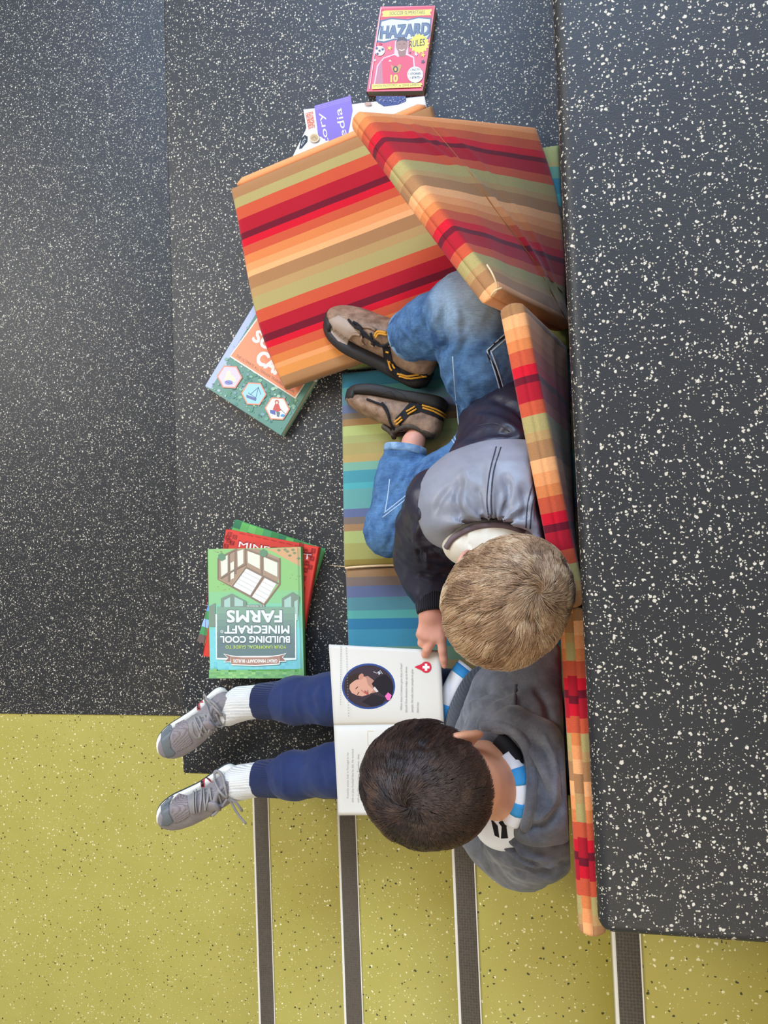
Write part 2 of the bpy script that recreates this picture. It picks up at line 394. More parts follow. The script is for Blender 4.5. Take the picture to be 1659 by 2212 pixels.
    def make(s, name, mat, parent, solid=0):
        if not s.F: return None
        me = mesh(name, s.V, s.F, bool(s.step)); at = me.color_attributes.new('Col', 'FLOAT_COLOR', 'CORNER')
        data = []
        for p, c in zip(me.polygons, s.C): data += list(c) * len(p.vertices)
        at.data.foreach_set('color', data)
        bm = bmesh.new(); bm.from_mesh(me); loose = [v for v in bm.verts if not v.link_faces]; bmesh.ops.delete(bm, geom=loose, context='VERTS'); bm.to_mesh(me); bm.free()
        o = link(name, me, mat, parent)
        if solid: md = o.modifiers.new('solid', 'SOLIDIFY'); md.thickness = solid; md.offset = -1
        return o
# ================================================================== SETTING
XM, DT, YE, ZR, H1 = -.773, .265, -.446, .545, .182
ZL = -.482
struct(box('floor', (-3.2, -3.2, ZL - .1), (-.73, 3.4, ZL), M['green']))
struct(box('floor', (-3.2, -.4355, ZL - .005), (XM + .02, 3.4, ZL + .004), M['rubber'], .0015, 2))
struct(box('seating_tier', (XM, YE, -.6), (.9, 3.4, 0), M['rubber'], .007, 4))
struct(box('seating_tier', (.0375, YE + .012, -.59), (2.1, 3.4, ZR - .03), M['rubber'], .002, 2))
struct(box('seating_tier', (.0235, YE, ZR - .042), (2.2, 3.4, ZR), M['rubber'], .016, 5))
struct(box('wall_back', (2.1, -3.2, -.6), (2.2, 3.4, 1.3), M['concrete']))
NX = [-.7465, -.4795, -.212, .051]; NZ = [-.3, -.118, .064, .246]
ends = NX[1:] + [.32]
for i in range(5):
    x0 = NX[i] if i < 4 else .32; z = NZ[i] if i < 4 else .428; x1 = (NX + [.32, 1.9])[i + 1] + .02
    struct(box('stair_tread', (x0 + .002, -3.0, z - .24 if i else ZL - .05), (x1, YE + .003 + .0004 * i, z), M['green'], .002, 2))
    k = i + 1
    st = struct(box('trim_%d' % k, (x0 + .0035, -3.0, z - .002), (x0 + .0375, YE + .0025, z + .0022), M['nosing'], .0008, 2))
    st = struct(box('trim_%d_edge' % k, (x0 - .0015, -3.0, z - .035), (x0 + .0036, YE + .0025, z + .0028), M['alu'], .001, 2))
    st = struct(box('trim_%d_edge' % k, (x0 + .0374, -3.0, z - .002), (x0 + .0398, YE + .0025, z + .0026), M['alu'], .0006, 2))
# ================================================================== CUSHION PANELS
def panel(name, c, th, mat, parent, nu=48, nv=40, r=.010, bulge=0, ush=0.0, ulen=None, noise=0, usc=None, side_shift=.0, skew=None, ridge=None, warp=None):
    """c: 4 corners of the upper face (u0v0, u1v0, u1v1, u0v1); u runs along the stripes' sequence.  UV.x = metres along u."""
    c = [np.array(q, float) for q in c]
    def S(u, v): return (warp(u, v) if warp else 0) + (c[0] * (1 - u) * (1 - v) + c[1] * u * (1 - v) + c[2] * u * v + c[3] * (1 - u) * v)
    def N(u, v):
        du = (c[1] - c[0]) * (1 - v) + (c[2] - c[3]) * v; dv = (c[3] - c[0]) * (1 - u) + (c[2] - c[1]) * u
        n = np.cross(du, dv); return n / np.linalg.norm(n)
    s = 1 if N(.5, .5)[2] > 0 else -1
    if abs(N(.5, .5)[2]) < .15: s = 1 if N(.5, .5)[0] > 0 else -1
    LU = ulen or np.linalg.norm(c[1] - c[0]); LV = np.linalg.norm(c[3] - c[0])
    us = [0, .004, .012, .03] + list(np.linspace(.06, .94, nu)) + [.97, .988, .996, 1]; vs = [0, .004, .012, .03] + list(np.linspace(.06, .94, nv)) + [.97, .988, .996, 1]
    V, Fc, UV = [], [], []
    def prof(u, v):
        d = min(u * LU, (1 - u) * LU, v * LV, (1 - v) * LV); t = max(0, 1 - d / r); return 1 - .32 * (1 - math.sqrt(max(0, 1 - t * t))) if d < r else 1
    def wav(u, v):
        if not noise: return 0
        x, y = u * LU, v * LV
        return noise * (math.sin(23 * x + 9 * y + 1) * math.sin(31 * y - 7 * x) + .5 * math.sin(61 * y + 14 * x + 2 * math.sin(17 * x)))
    idx = {}
    for sd in (0, 1):
        for i, u in enumerate(us):
            for j, v in enumerate(vs):
                n = N(u, v) * s; p = S(u, v); pr = prof(u, v)
                b = bulge * (4 * u * (1 - u)) ** .5 * (4 * v * (1 - v)) ** .5
                if sd == 0: q = p + n * (b + wav(u, v) * (pr if pr == 1 else 0) - th / 2 * (1 - pr)) + (ridge(u, v) * n if ridge else 0)
                else: q = p - n * (th + b - th / 2 * (1 - pr)) + (skew * (1 if skew is not None else 0) if skew is not None else 0)
                idx[sd, i, j] = len(V); V.append(q)
    nU, nV = len(us), len(vs)
    def uvq(i, j, e=0, vo=0): return ((us[i] * LU + ush + e), vs[j] * LV + vo)
    for i in range(nU - 1):
        for j in range(nV - 1):
            q = [(i, j), (i + 1, j), (i + 1, j + 1), (i, j + 1)]
            a = [idx[0, x, y] for x, y in q]; b = [idx[1, x, y] for x, y in q]
            if s > 0: Fc.append(tuple(a)); Fc.append(tuple(b[::-1])); UV += [uvq(*t) for t in q]; UV += [uvq(*t) for t in q[::-1]]
            else: Fc.append(tuple(a[::-1])); Fc.append(tuple(b)); UV += [uvq(*t) for t in q[::-1]]; UV += [uvq(*t) for t in q]
    # side strips with a mid seam
    border = [(i, 0) for i in range(nU - 1)] + [(nU - 1, j) for j in range(nV - 1)] + [(i, nV - 1) for i in range(nU - 1, 0, -1)] + [(0, j) for j in range(nV - 1, 0, -1)]
    nb = len(border); levels = [0, .22, .46, .5, .54, .78, 1]; rows = []
    ctr = sum(c) / 4
    for li, t in enumerate(levels):
        row = []
        for (i, j) in border:
            a, b = V[idx[0, i, j]], V[idx[1, i, j]]
            if li == 0: row.append(idx[0, i, j]); continue
            if li == len(levels) - 1: row.append(idx[1, i, j]); continue
            u, v = us[i], vs[j]
            out = (S(u, v) - S(.5, .5)); n = N(u, v); 
            e = (c[1] - c[0]) / LU; f = (c[3] - c[0]) / LV
            o = np.zeros(3)
            if i == 0: o -= e
            if i == nU - 1: o += e
            if j == 0: o -= f
            if j == nV - 1: o += f
            o /= max(1e-6, np.linalg.norm(o))
            k = math.sin(math.pi * t) * th * .10 - (.0022 if t == .5 else 0)
            row.append(len(V)); V.append(a + (b - a) * t + o * k)
        rows.append(row)
    for li in range(len(levels) - 1):
        sh = side_shift
        for k in range(nb):
            k2 = (k + 1) % nb; f = (rows[li][k], rows[li + 1][k], rows[li + 1][k2], rows[li][k2])
            (i, j), (i2, j2) = border[k], border[k2]
            uvq_ = uvq if (li < 3 or not side_shift) else (lambda i, j, e, vo: (side_shift - us[i] * LU - ush, vo))
            uu = [uvq_(i, j, 0, levels[li] * th), uvq_(i, j, 0, levels[li + 1] * th), uvq_(i2, j2, 0, levels[li + 1] * th), uvq_(i2, j2, 0, levels[li] * th)]
            if s < 0: f = f[::-1]; uu = uu[::-1]
            Fc.append(f); UV += uu
    me = mesh(name, V, Fc); ul = me.uv_layers.new(name='UVMap'); sc = usc or 1
    ul.data.foreach_set('uv', [w for u, v in UV for w in (u * sc, v * sc)])
    return link(name, me, mat, parent)

# --- teal striped mat lying on the tier (three panels in view)
X1 = .034
tm = empty('folding_mat', (-.19, .2, 0), 'teal, green and purple striped mat lying flat under the two readers', 'mat')
tth = .034
def teal(name, y0, y1, mat, ulen, r=.012, xl=(-.395, -.408)):
    c = [(P(xl[0], 0, 0)[0] if False else xl[0], y0, tth), (xl[1], y1, tth), (X1, y1, tth), (X1, y0, tth)]
    L = y0 - y1
    return panel(name, c, tth - .001, mat, tm, 34, 30, r, .002, 0, L, .0006, 1 / L, 0)
teal('mat_panel', P(1200, 312, tth)[1], P(755, 792, tth)[1], M['teal0'], None, xl=(-.385, -.385))
teal('mat_panel', P(737, 806, tth)[1], P(737, 1226, tth)[1], M['teal1'], None, xl=(-.396, -.405))
teal('mat_panel', P(742, 1230, tth)[1], -.436, M['teal2'], None, xl=(-.402, -.402))
yh = P(740, 1227, tth)[1]
tubes('hinge_seam', [(spline([(-.402 + .415 * t, yh + .0022 * math.sin(9 * t), tth + .0015) for t in np.linspace(0, 1, 12)], 4), .0022)], M['thread'], tm, 6)
tubes('loose_thread', [(spline([P(745, 1224, .036), P(732, 1223, .03), P(722, 1222, .02), P(712, 1221, .004)], 6), .0006)], M['thread'], tm, 5)

# --- orange striped mat: panels standing against the riser and one leaning like a tent
om = empty('folding_mat', (0, .1, .04), 'orange and red striped mat standing on edge against the riser behind the readers', 'mat')
oth = .034
def edge(p0, p1, n): return [p0 + (p1 - p0) * t for t in np.linspace(0, 1, n)]
T1, T2, T3 = P(1104, 640, .425), P(1241, 1311, .445), P(1283, 2008, .445)
T0 = P(775, 236, .345)
B0, B1 = P(1160, 273, .034), P(1233, 706, .05)
# P3: outer face seen from +x side
B2 = np.array([.030, -.088, .062]); B3 = np.array([.034, T3[1], .068])
T2r = np.array([.0300, -.086, .455]); T3r = np.array([.0355, T3[1], .455])
panel('mat_panel', [T2r, T3r, B3 + [.0, 0, 0], B2], oth, M['st_mat'], om, 60, 16, .006, 0, -.0655, None, .0006, None, .089)
# P2: leans away from the riser towards its far end
Q1 = np.array(P(1130, 652, .425)); Q2 = T2r + [0, .006, 0]
panel('mat_panel', [Q1, Q2, B2 + [0, .006, 0], np.array([.032, .352, .05])], oth, M['st_mat'], om, 60, 30, .006, .0, -.065, None, .0012, None, .0)
# P1: tent panel, upper face towards the camera
def ridge(u, v):
    r = 0
    for (a, b, c0, wd, am) in ((-.62, 1.0, .28, .018, .0030), (-.62, 1.0, .52, .02, .0022), (-.8, 1.0, .10, .03, .0035)):
        d = (b * v + a * u - c0 * .6); r += am * math.exp(-(d / wd) ** 2)
    return r * min(1, 12 * v * (1 - v)) * min(1, 8 * u * (1 - u)) + .004 * math.sin(5 * u + 3 * v) * v * (1 - v) * 2
T0e, T1e = np.array(T0), np.array(P(1082, 620, .425))
panel('mat_panel', [T0e, T1e, B1, B0], oth, M['st_mat'], om, 56, 50, .012, .006, -.0325, None, .0010, None, .0, None, ridge, lambda u, v: np.array([.017 * math.sin(math.pi * min(1, u * 1.15)) * v ** 1.5 if u < .87 else 0, 0, 0]))
obv = bvh_of(*[o for o in om.children])
cast_tubes('seam', obv, [[(905, 243), (1005, 360), (1100, 495), (1160, 570), (1226, 645)], [(1010, 362), (1060, 440), (1150, 560), (1223, 690)]], .0005, M['thread_rust'], om, .0002)
tubes('tie_cord', [(spline([P(1052, 572, .44), P(1063, 590, .452), P(1072, 612, .45), P(1073, 628, .445), P(1066, 636, .44)], 6), .0013),
                   (spline([P(1060, 640, .442), P(1070, 628, .45), P(1084, 622, .447)], 6), .0014)], M['thread'], om, 6)

# --- the loose long cushion lying over the books
oc = empty('floor_cushion', tuple(P(760, 520, .02)), 'flat orange, red and tan striped cushion lying askew over the books', 'cushion')
PA, PB, PC = P(497, 406, .092), P(930, 226, .092), P(613, 836, .066); PD = PB + PC - PA + np.array([0, 0, -.005])
cp = panel('cushion_cover', [PA, PC, PD, PB], .034, M['st_flat'], oc, 60, 50, .010, .003, 0, None, .0005, 1 / np.linalg.norm(PC - PA), 0, None, None, lambda u, v: np.array([-.017, -.002, 0]) * math.sin(math.pi * u ** 1.5) * (1 - v) ** 2)
e1 = [PA + (PB - PA) * t + np.array([-.005, .0085, -.016]) for t in np.linspace(.035, .985, 30)]
tubes('side_band', [(e1, [.003] + [.0095] * 28 + [.003])], M['st_edge'], oc, 12)

# ================================================================== BOOKS
def book(cor, z, th, cover, label, group=None, hard=True, name='book', pages=None, zs=None):
    """cor: four px corners of the front cover (TL,TR,BR,BL as they show), z top, th thickness"""
    c = [P(x, y, z) for x, y in cor]; base = sum(c) / 4; base[2] = z - th
    e = empty(name, tuple(base), label, 'book', group)
    def slab(nm, pts, z1, z0, mat, bev):
        bm = bmesh.new(); vs = [bm.verts.new((p[0], p[1], zz)) for zz in (z0, z1) for p in pts]; n = len(pts)
        bm.faces.new(vs[:n][::-1]); bm.faces.new(vs[n:])
        for i in range(n): bm.faces.new([vs[i], vs[(i + 1) % n], vs[n + (i + 1) % n], vs[n + i]])
        bmesh.ops.recalc_face_normals(bm, faces=bm.faces[:])
        if bev: bmesh.ops.bevel(bm, geom=bm.edges[:], offset=bev, segments=2, affect='EDGES')
        me = bpy.data.meshes.new(nm); bm.to_mesh(me); bm.free(); return link(nm, me, mat, e)
    ctr = sum(c) / 4; t = .0022 if hard else .0007
    cm = m_plain('cover_' + label[:18], cover, .35, .5, .04)
    slab('front_cover', c, z, z - t, cm, t * .4); slab('back_cover', c, z - th + t, z - th, cm, t * .4)
    k = .972 if hard else .994
    slab('page_block', [ctr + (p - ctr) * k for p in c], z - t, z - th + t, pages or M['pages'], 0)
    return e, c
def spine(e, a, b, z, th, rgb, out=.0015):
    a, b = np.array(a), np.array(b); d = (b - a) / np.linalg.norm(b - a); n = np.array([d[1], -d[0], 0])
    cen = np.array(ORIG[e.name]); 
    if n.dot(cen - a) > 0: n = -n
    V = []; K = 7; L = [a, b]
    for p in L:
        for i in range(K): 
            t = math.pi * i / (K - 1); V.append(np.array([p[0], p[1], z - th / 2 + th / 2 * math.cos(t)]) + n * out * math.sin(t))
    Fc = [(i, i + 1, K + i + 1, K + i) for i in range(K - 1)]
    return link('spine', mesh('spine', V, Fc), m_plain('spine_col', rgb, .4, .5, .05), e)
def c1(X, Y): return (620 + X * .37371, Y * .37371)
def c2(X, Y): return (420 + X * .42194, 580 + Y * .42194)
def c3(X, Y): return (400 + X * .33755, 1090 + Y * .33755)
def c4(X, Y): return (320 + X * .40989, 1380 + Y * .40989)
def c6(X, Y): return (760 + X * .33755, 1480 + Y * .33755)

# --- stack of three
z1, z2, z3 = .0455, .0315, .0165
G3 = [(507, 1122), (699, 1186), (617, 1447), (425, 1385)]
g, c = book(G3, z3, .0155, (74, 150, 92), 'green pixel-patterned hardback, lowest of the three stacked books', 'stack of hardbacks')
pl = Plane(*c[:3]); A = Art(pl)
random.seed(11)
ux, uy = np.array([192, 64]) / 12., np.array([-82, 263]) / 16.; o0 = np.array([507, 1122.])
for i in range(12):
    for j in range(16):
        if random.random() < .8 and (j < 2 or i < 1 or i > 10 or random.random() < .4):
            q = o0 + ux * i + uy * j
            colr = random.choice([(60, 130, 70), (96, 170, 84), (110, 180, 96), (50, 116, 80)]) if j < 2 or i > 10 else random.choice([(80, 150, 190), (96, 160, 220), (120, 100, 90)])
            if j > 10 and i < 2: colr = random.choice([(100, 160, 225), (150, 190, 235), (110, 90, 84), (90, 140, 200)])
            A.poly([q + (.4, .4), q + ux, q + ux + uy, q + uy], colr, False)
A.make('cover_art', M['print'], g)
R3 = [(488, 1143), (688, 1182), (638, 1455), (438, 1417)]
r_, c = book(R3, z2, .0145, (212, 62, 50), 'red hardback with black line pattern, middle of the three stacked books', 'stack of hardbacks')
pl = Plane(*c[:3]); A = Art(pl)
A.text('MINECRAFT', c3(338, 268), np.array(c3(800, 352)) - np.array(c3(338, 268)), np.array([2.2, -14.]), (150, 40, 34), .02)
A.text('MINECRAFT', c3(342, 270), np.array(c3(800, 352)) - np.array(c3(338, 268)), np.array([2.0, -12.]), (240, 222, 214), .012)
dk = (120, 28, 30)
def bsq(cx, cy, r, a=.19):
    for k in (1, .5):
        pts = [(cx + k * r * (x * math.cos(a) - y * math.sin(a)), cy + k * r * (x * math.sin(a) + y * math.cos(a))) for x, y in ((-1, -1), (1, -1), (1, 1), (-1, 1))]
        A.line(pts, .9, dk, True)
for X, Y in ((285, 190), (318, 208), (280, 230), (262, 265), (300, 245), (272, 212), (780, 375), (800, 320), (770, 300), (820, 295), (770, 420), (760, 470), (800, 400), (812, 345), (745, 255), (755, 540), (750, 600), (745, 660)):
    bsq(*c3(X, Y), 4.2)
for k in range(8): A.line([c3(350 + k * 50, 182 + k * 11), c3(385 + k * 50, 190 + k * 11)], .8, dk)
A.line([c3(150, 420), c3(125, 900)], .9, dk); A.line([c3(140, 800), c3(118, 950)], .8, dk)
A.make('cover_art', M['print'], r_)
spine(r_, c[1], c[2], z2, .0145, (206, 56, 44)); 
F3 = [(448, 1189), (650, 1181), (656, 1461), (453, 1466)]
f_, c = book(F3, z1, .0135, (106, 168, 84), 'green and blue farm-building hardback lying on top of the stack', 'stack of hardbacks')
spine(f_, c[1], c[2], z1, .0135, (96, 160, 90))
pl = Plane(*c[:3]); A = Art(pl); A.fade = .26  # gloss haze on the farm cover, put into its ink colours
def q3(*p): return [c3(X, Y) for X, Y in p]
GR = (118, 178, 86)
bands = [((118, 178, 86), 285, 560), ((112, 180, 110), 560, 640), ((104, 184, 140), 640, 720), ((98, 186, 168), 720, 800), ((96, 190, 190), 800, 1060)]
for col, ya, yb in bands:
    A.poly([c3(146 + (ya - 285) * .018, ya), c3(738 + (ya - 285) * .02, ya - 12), c3(738 + (yb - 285) * .02, yb - 8), c3(146 + (yb - 285) * .018, yb)], col, False)
A.l += A.dl
random.seed(3); used = set()
for i in range(70):
    x, y = 160 + 24 * random.randrange(23), random.choice([800 + 24 * random.randrange(7), 1010 + 22 * random.randrange(2)]); s_ = 23
    if (x, y) in used: continue
    used.add((x, y))
    A.rect(*c3(x, y), *c3(min(x + s_, 745), y + s_ * .8), random.choice([(92, 184, 198), (84, 178, 196), (106, 194, 204)]), False)
A.l += A.dl
A.poly(q3((520, 285), (735, 270), (742, 400), (640, 345), (570, 305)), (206, 140, 84))
for X, Y in ((600, 292), (640, 288), (670, 326), (700, 310), (655, 300), (725, 345), (690, 290)): A.poly(q3((X - 14, Y), (X, Y - 10), (X + 14, Y), (X, Y + 10)), (98, 110, 60), False)
A.l += A.dl
for i in range(22):
    x, y = random.choice([(random.uniform(180, 290), random.uniform(505, 555)), (random.uniform(180, 230), random.uniform(292, 305)), (random.uniform(660, 740), random.uniform(440, 480))]); A.rect(*c3(x, y), *c3(x + 9, y + 4), (126, 110, 60), False)
A.l += A.dl
BW, LT, WH = (112, 82, 62), (224, 226, 192), (236, 232, 224)
A.poly(q3((212, 345), (330, 285), (470, 283), (606, 345), (606, 465), (508, 640), (300, 520), (214, 470)), (150, 112, 84))
A.poly(q3((228, 345), (272, 322), (272, 432), (232, 462)), LT); A.poly(q3((290, 375), (312, 362), (312, 470), (292, 480)), LT)
A.poly(q3((335, 300), (372, 286), (372, 376), (338, 400)), LT); A.poly(q3((400, 290), (478, 320), (478, 412), (402, 372)), LT)
A.poly(q3((504, 335), (590, 372), (590, 462), (506, 420)), LT)
A.poly(q3((385, 402), (500, 462), (418, 580), (300, 518)), WH); A.poly(q3((512, 468), (584, 506), (508, 634), (428, 590)), WH)
for k in range(5):
    t = k / 5; a, b = np.array((385 - 85 * t, 402 + 116 * t)), np.array((500 - 82 * t, 462 + 118 * t)); A.line([c3(*a), c3(*b)], 2.2, (204, 198, 188))
    a, b = np.array((512 - 84 * t, 468 + 122 * t)), np.array((584 - 76 * t, 506 + 128 * t)); A.line([c3(*a), c3(*b)], 2.2, (206, 200, 190))
for L in ([(212, 345), (212, 475), (300, 525), (390, 402), (500, 458), (606, 510)], [(386, 285), (386, 400)], [(606, 345), (606, 510), (508, 640), (300, 525)], [(490, 325), (490, 452)], [(322, 300), (322, 440)], [(280, 318), (280, 490)], [(500, 458), (420, 585)], [(212, 345), (330, 285)], [(386, 285), (606, 365)], [(230, 470), (320, 415), (390, 380)]):
    A.line(q3(*L), 3.4, BW)
for L in ([(218, 475), (300, 517), (390, 392)], [(500, 640), (598, 512)]): A.line(q3(*L), 1.4, (182, 142, 96))
for X, Y in ((235, 335), (502, 310)): A.poly(q3((X - 22, Y - 14), (X, Y - 26), (X + 24, Y - 12), (X + 24, Y + 12), (X, Y + 26), (X - 22, Y + 12)), (66, 110, 72))
# shadowy buildings behind the title panel
for pts in ([(230, 600), (300, 570), (395, 620), (395, 660), (230, 660)], [(620, 600), (690, 560), (735, 590), (720, 740), (622, 720)], [(155, 650), (195, 630), (195, 1000 - 220), (157, 780)]): A.poly(q3(*pts), (96, 112, 92))
for pts in ([(252, 612), (290, 592), (290, 655), (252, 655)], [(318, 590), (372, 616), (372, 650), (318, 650)], [(636, 610), (680, 584), (680, 660), (636, 690)], [(700, 620), (722, 608), (722, 740), (702, 740)]): A.poly(q3(*pts), (150, 186, 168))
# title panel with white outline
pan = [(204, 660), (706, 660), (708, 985), (655, 988), (640, 960), (560, 962), (340, 962), (262, 955), (250, 985), (206, 978)]
A.poly(q3((196, 700), (200, 990), (250, 992), (655, 996), (714, 992), (712, 700)), (232, 236, 232))
for k in range(8):
    t0, t1 = k / 8, (k + 1) / 8; f = lambda t: 655 + t * 325; cc = tuple(int(a + (b - a) * min(1, t0 * 1.6)) for a, b in zip((104, 140, 112), (70, 92, 92)))
    A.poly(q3((205, f(t0)), (705, f(t0)), (706, f(t1) + 1), (206, f(t1) + 1)), cc, False)
A.l += A.dl * 2
def t3(txt, X0, X1, Y0, Y1, rgb, bold=.012, skew=0):
    a, b = c3(X0, Y0), c3(X1, Y1); A.text(txt, (b[0], a[1]), np.array([a[0] - b[0], skew]), np.array([0, b[1] - a[1]]), rgb, bold)
A.rect(*c3(392, 641), *c3(512, 657), (90, 100, 84))
t3('S. D. MORISON', 397, 508, 643, 654, (222, 226, 216), .0)
def serif(txt, X0, X1, Y0, Y1):
    t3(txt, X0 - 3, X1 + 3, Y0 - 3, Y1 + 5, (56, 66, 66), .034); t3(txt, X0, X1, Y0, Y1, (226, 228, 226), .028)
serif('FARMS', 270, 620, 678, 755)
serif('MINECRAFT', 256, 668, 774, 826); A.ell(*c3(238, 812), 3.2, 3.2, (226, 228, 226)); A.ell(*c3(238, 812), 2.4, 2.4, (74, 92, 92)); t3('R', 235, 241, 807, 817, (226, 228, 226))
serif('BUILDING COOL', 228, 672, 842, 884)
t3('YOUR UNOFFICIAL GUIDE TO', 262, 650, 901, 921, (190, 214, 76), .012)
A.poly(q3((246, 952), (290, 962), (330, 968), (560, 966), (606, 960), (652, 948), (628, 975), (652, 1004), (610, 1006), (606, 1022), (450, 1032), (300, 1026), (294, 1008), (250, 1008), (276, 980)), (238, 232, 222))
A.poly(q3((256, 957), (292, 967), (292, 1002), (256, 1004), (280, 980)), (126, 78, 62)); A.poly(q3((606, 966), (644, 954), (622, 975), (644, 999), (606, 1000)), (126, 78, 62))
A.poly(q3((292, 970), (370, 976), (530, 976), (606, 966), (602, 1016), (450, 1025), (298, 1020)), (152, 98, 78))
t3('GREAT MINECRAFT', 402, 592, 989, 1010, (240, 236, 226), .018, .2); t3('BUILDS', 312, 384, 990, 1011, (240, 236, 226), .018, -.2); t3('®', 390, 400, 996, 1010, (240, 236, 226), .0)
random.seed(8)
for i in range(24):
    x = 156 + i * 25; h = random.choice([40, 52, 62, 46]); A.rect(*c3(x, 1108 - h), *c3(x + 25, 1110), (98, 164, 78), False)
A.l += A.dl
for i in range(24):
    for j in range(3):
        if random.random() < .7: A.rect(*c3(157 + i * 24.7, 1072 + j * 13), *c3(157 + i * 24.7 + 24.7, 1085 + j * 13), random.choice([(84, 150, 66), (112, 178, 84), (130, 186, 92), (78, 140, 82)]), False)
A.l += A.dl
A.line([c3(722, 275), c3(746, 1100)], 1.2, (84, 134, 84)); A.line([c3(740, 275), c3(760, 1098)], 1.4, (132, 186, 120))
A.make('cover_art', M['print'], f_)

# --- survival-camp book
CB = [(572, 620), (736, 727), (607, 941), (443, 835)]
cb, c = book(CB, .021, .020, (98, 140, 124), 'green illustrated manual with three hexagon pictures, half under the striped cushion', None)
pl = Plane(*c[:3]); A = Art(pl); A.fade = .16  # pale gloss haze painted into the manual's inks
spine(cb, c[3], c[0], .021, .02, (150, 160, 186))
def q2(*p): return [c2(X, Y) for X, Y in p]
random.seed(5); o0 = np.array(CB[0], float); ux = np.array([164, 107.]); uy = np.array([-129, 214.])
A.poly([o0 + ux * .0 + uy * .01, o0 + ux * .07, o0 + ux * .07 + uy * .99, o0 + uy], (168, 176, 208))
for i in range(420):
    a, b = random.uniform(.05, .97), random.uniform(.3, .985); q = o0 + ux * a + uy * b; r = random.uniform(1.5, 5.5)
    colr = random.choice([(72, 128, 96), (120, 170, 130), (60, 120, 110), (96, 150, 120), (160, 196, 160), (110, 146, 150), (48, 100, 84)] if a > .25 else [(130, 140, 150), (164, 178, 178), (96, 110, 110), (150, 150, 190), (120, 160, 130)])
    th_ = random.uniform(0, 3); A.poly([q + (r * math.cos(th_ + k), r * .8 * math.sin(th_ + k)) for k in (0, 1.2, 2.3, 3.4, 4.6)], colr, i % 12 == 0)
A.poly([o0 + ux * .13 + uy * .0, o0 + ux * .94, c2(588, 560), c2(518, 668), c2(180, 452)], (226, 214, 196)); A.l += A.dl
A.poly([o0 + ux * .15 + uy * .01, o0 + ux * .92 + uy * .01, c2(584, 558), c2(515, 659), c2(188, 448)], (236, 130, 84))
dv = np.array([164, 107.]) / 196.; up = np.array([129, -214.]) / 250.
A.text('SURVIVAL', c2(296, 366), dv * 165, up * 27, (250, 240, 226), .03); A.text('CAMP', c2(312, 476), dv * 90, up * 30, (250, 240, 226), .035)
A.text('THE ULTIMATE ALL-TERRAIN TRAINING MANUAL', c2(212, 452), np.array(c2(512, 640)) - np.array(c2(212, 452)), up * 6.5, (128, 84, 60), 0)
for (X, Y, bg) in ((182, 556, (210, 190, 208)), (306, 642, (150, 200, 226)), (426, 718, (226, 220, 206))):
    cx, cy = c2(X, Y)
    for rr, cc in ((27.5, (228, 130, 96)), (24.5, bg)): A.poly([(cx + rr * math.cos(math.pi / 3 * k + .05), cy + rr * math.sin(math.pi / 3 * k + .05)) for k in range(6)], cc)
cx, cy = c2(182, 556); A.poly([(cx - 12, cy + 6), (cx - 8, cy - 4), (cx - 6, cy - 12), (cx + 1, cy - 13), (cx + 2, cy - 6), (cx + 12, cy + 2), (cx + 14, cy + 10), (cx + 2, cy + 13)], (226, 214, 176)); A.ell(cx - 2, cy + 12, 9, 5, (120, 122, 176)); A.line([(cx - 8, cy + 10), (cx + 6, cy + 15)], 1, (70, 74, 130))
cx, cy = c2(306, 642); A.poly([(cx - 16, cy + 2), (cx + 6, cy + 10), (cx + 4, cy + 16), (cx - 16, cy + 8)], (88, 96, 140)); A.line([(cx - 8, cy + 2), (cx + 10, cy - 14), (cx + 4, cy + 9), (cx - 12, cy - 2)], 1, (60, 70, 90)); A.line([(cx + 10, cy - 14), (cx + 15, cy + 2)], .9, (60, 70, 90))
cx, cy = c2(426, 718); A.poly([(cx - 10, cy + 2), (cx - 5, cy - 10), (cx + 3, cy - 10), (cx + 8, cy + 4), (cx, cy + 8)], (196, 70, 60)); A.ell(cx - 1, cy - 14, 4.5, 5, (196, 70, 60)); A.ell(cx - 1, cy - 13, 2.6, 3.2, (232, 190, 160)); A.poly([(cx - 16, cy + 3), (cx - 4, cy + 4), (cx - 4, cy + 14), (cx - 15, cy + 10)], (78, 90, 150)); A.poly([(cx - 2, cy + 6), (cx + 6, cy + 8), (cx + 4, cy + 18), (cx - 1, cy + 17)], (90, 100, 110)); A.ell(cx + 12, cy + 15, 5, 3, (60, 140, 190)); A.line([(cx + 6, cy), (cx + 18, cy + 12)], .8, (70, 60, 60))
A.make('cover_art', M['print'], cb)

# --- white book lowest at the top, encyclopedia above it, paperback on top
wb, c = book([(669, 262), (765, 302), (690, 440), (600, 402)], .033, .0325, (232, 230, 232), 'white book with a black tag, poking out below the purple-labelled book', None)
A = Art(Plane(*c[:3])); A.poly([c1(82, 800), c1(103, 780), c1(120, 790), c1(118, 820), c1(86, 858), c1(70, 862)], (26, 26, 28)); A.text('ADV', c1(86, 846), np.array(c1(112, 802)) - np.array(c1(86, 846)), np.array([-4., -3.]), (220, 220, 220)); A.make('cover_art', M['print'], wb)
eb, c = book([(655, 236), (917, 207), (943, 398), (688, 440)], .0485, .0142, (226, 226, 232), 'white book with a purple title label and rotated lettering under the cushion', None)
spine(eb, c[0], c[1], .0485, .0142, (222, 222, 232))
A = Art(Plane(*c[:3]))
def q1(*p): return [c1(X, Y) for X, Y in p]
A.poly(q1((158, 612), (368, 552), (380, 640), (330, 900), (196, 790), (180, 786)), (128, 104, 190))
for k in range(3): A.line([c1(158 + k, 618 + k * 9), c1(368, 560 + k * 9)], .8, (164, 146, 212))
A.text('history', c1(266, 940), np.array([-22., -108.]) * 1.0, np.array([-13., 2.6]), (240, 238, 246), .0)
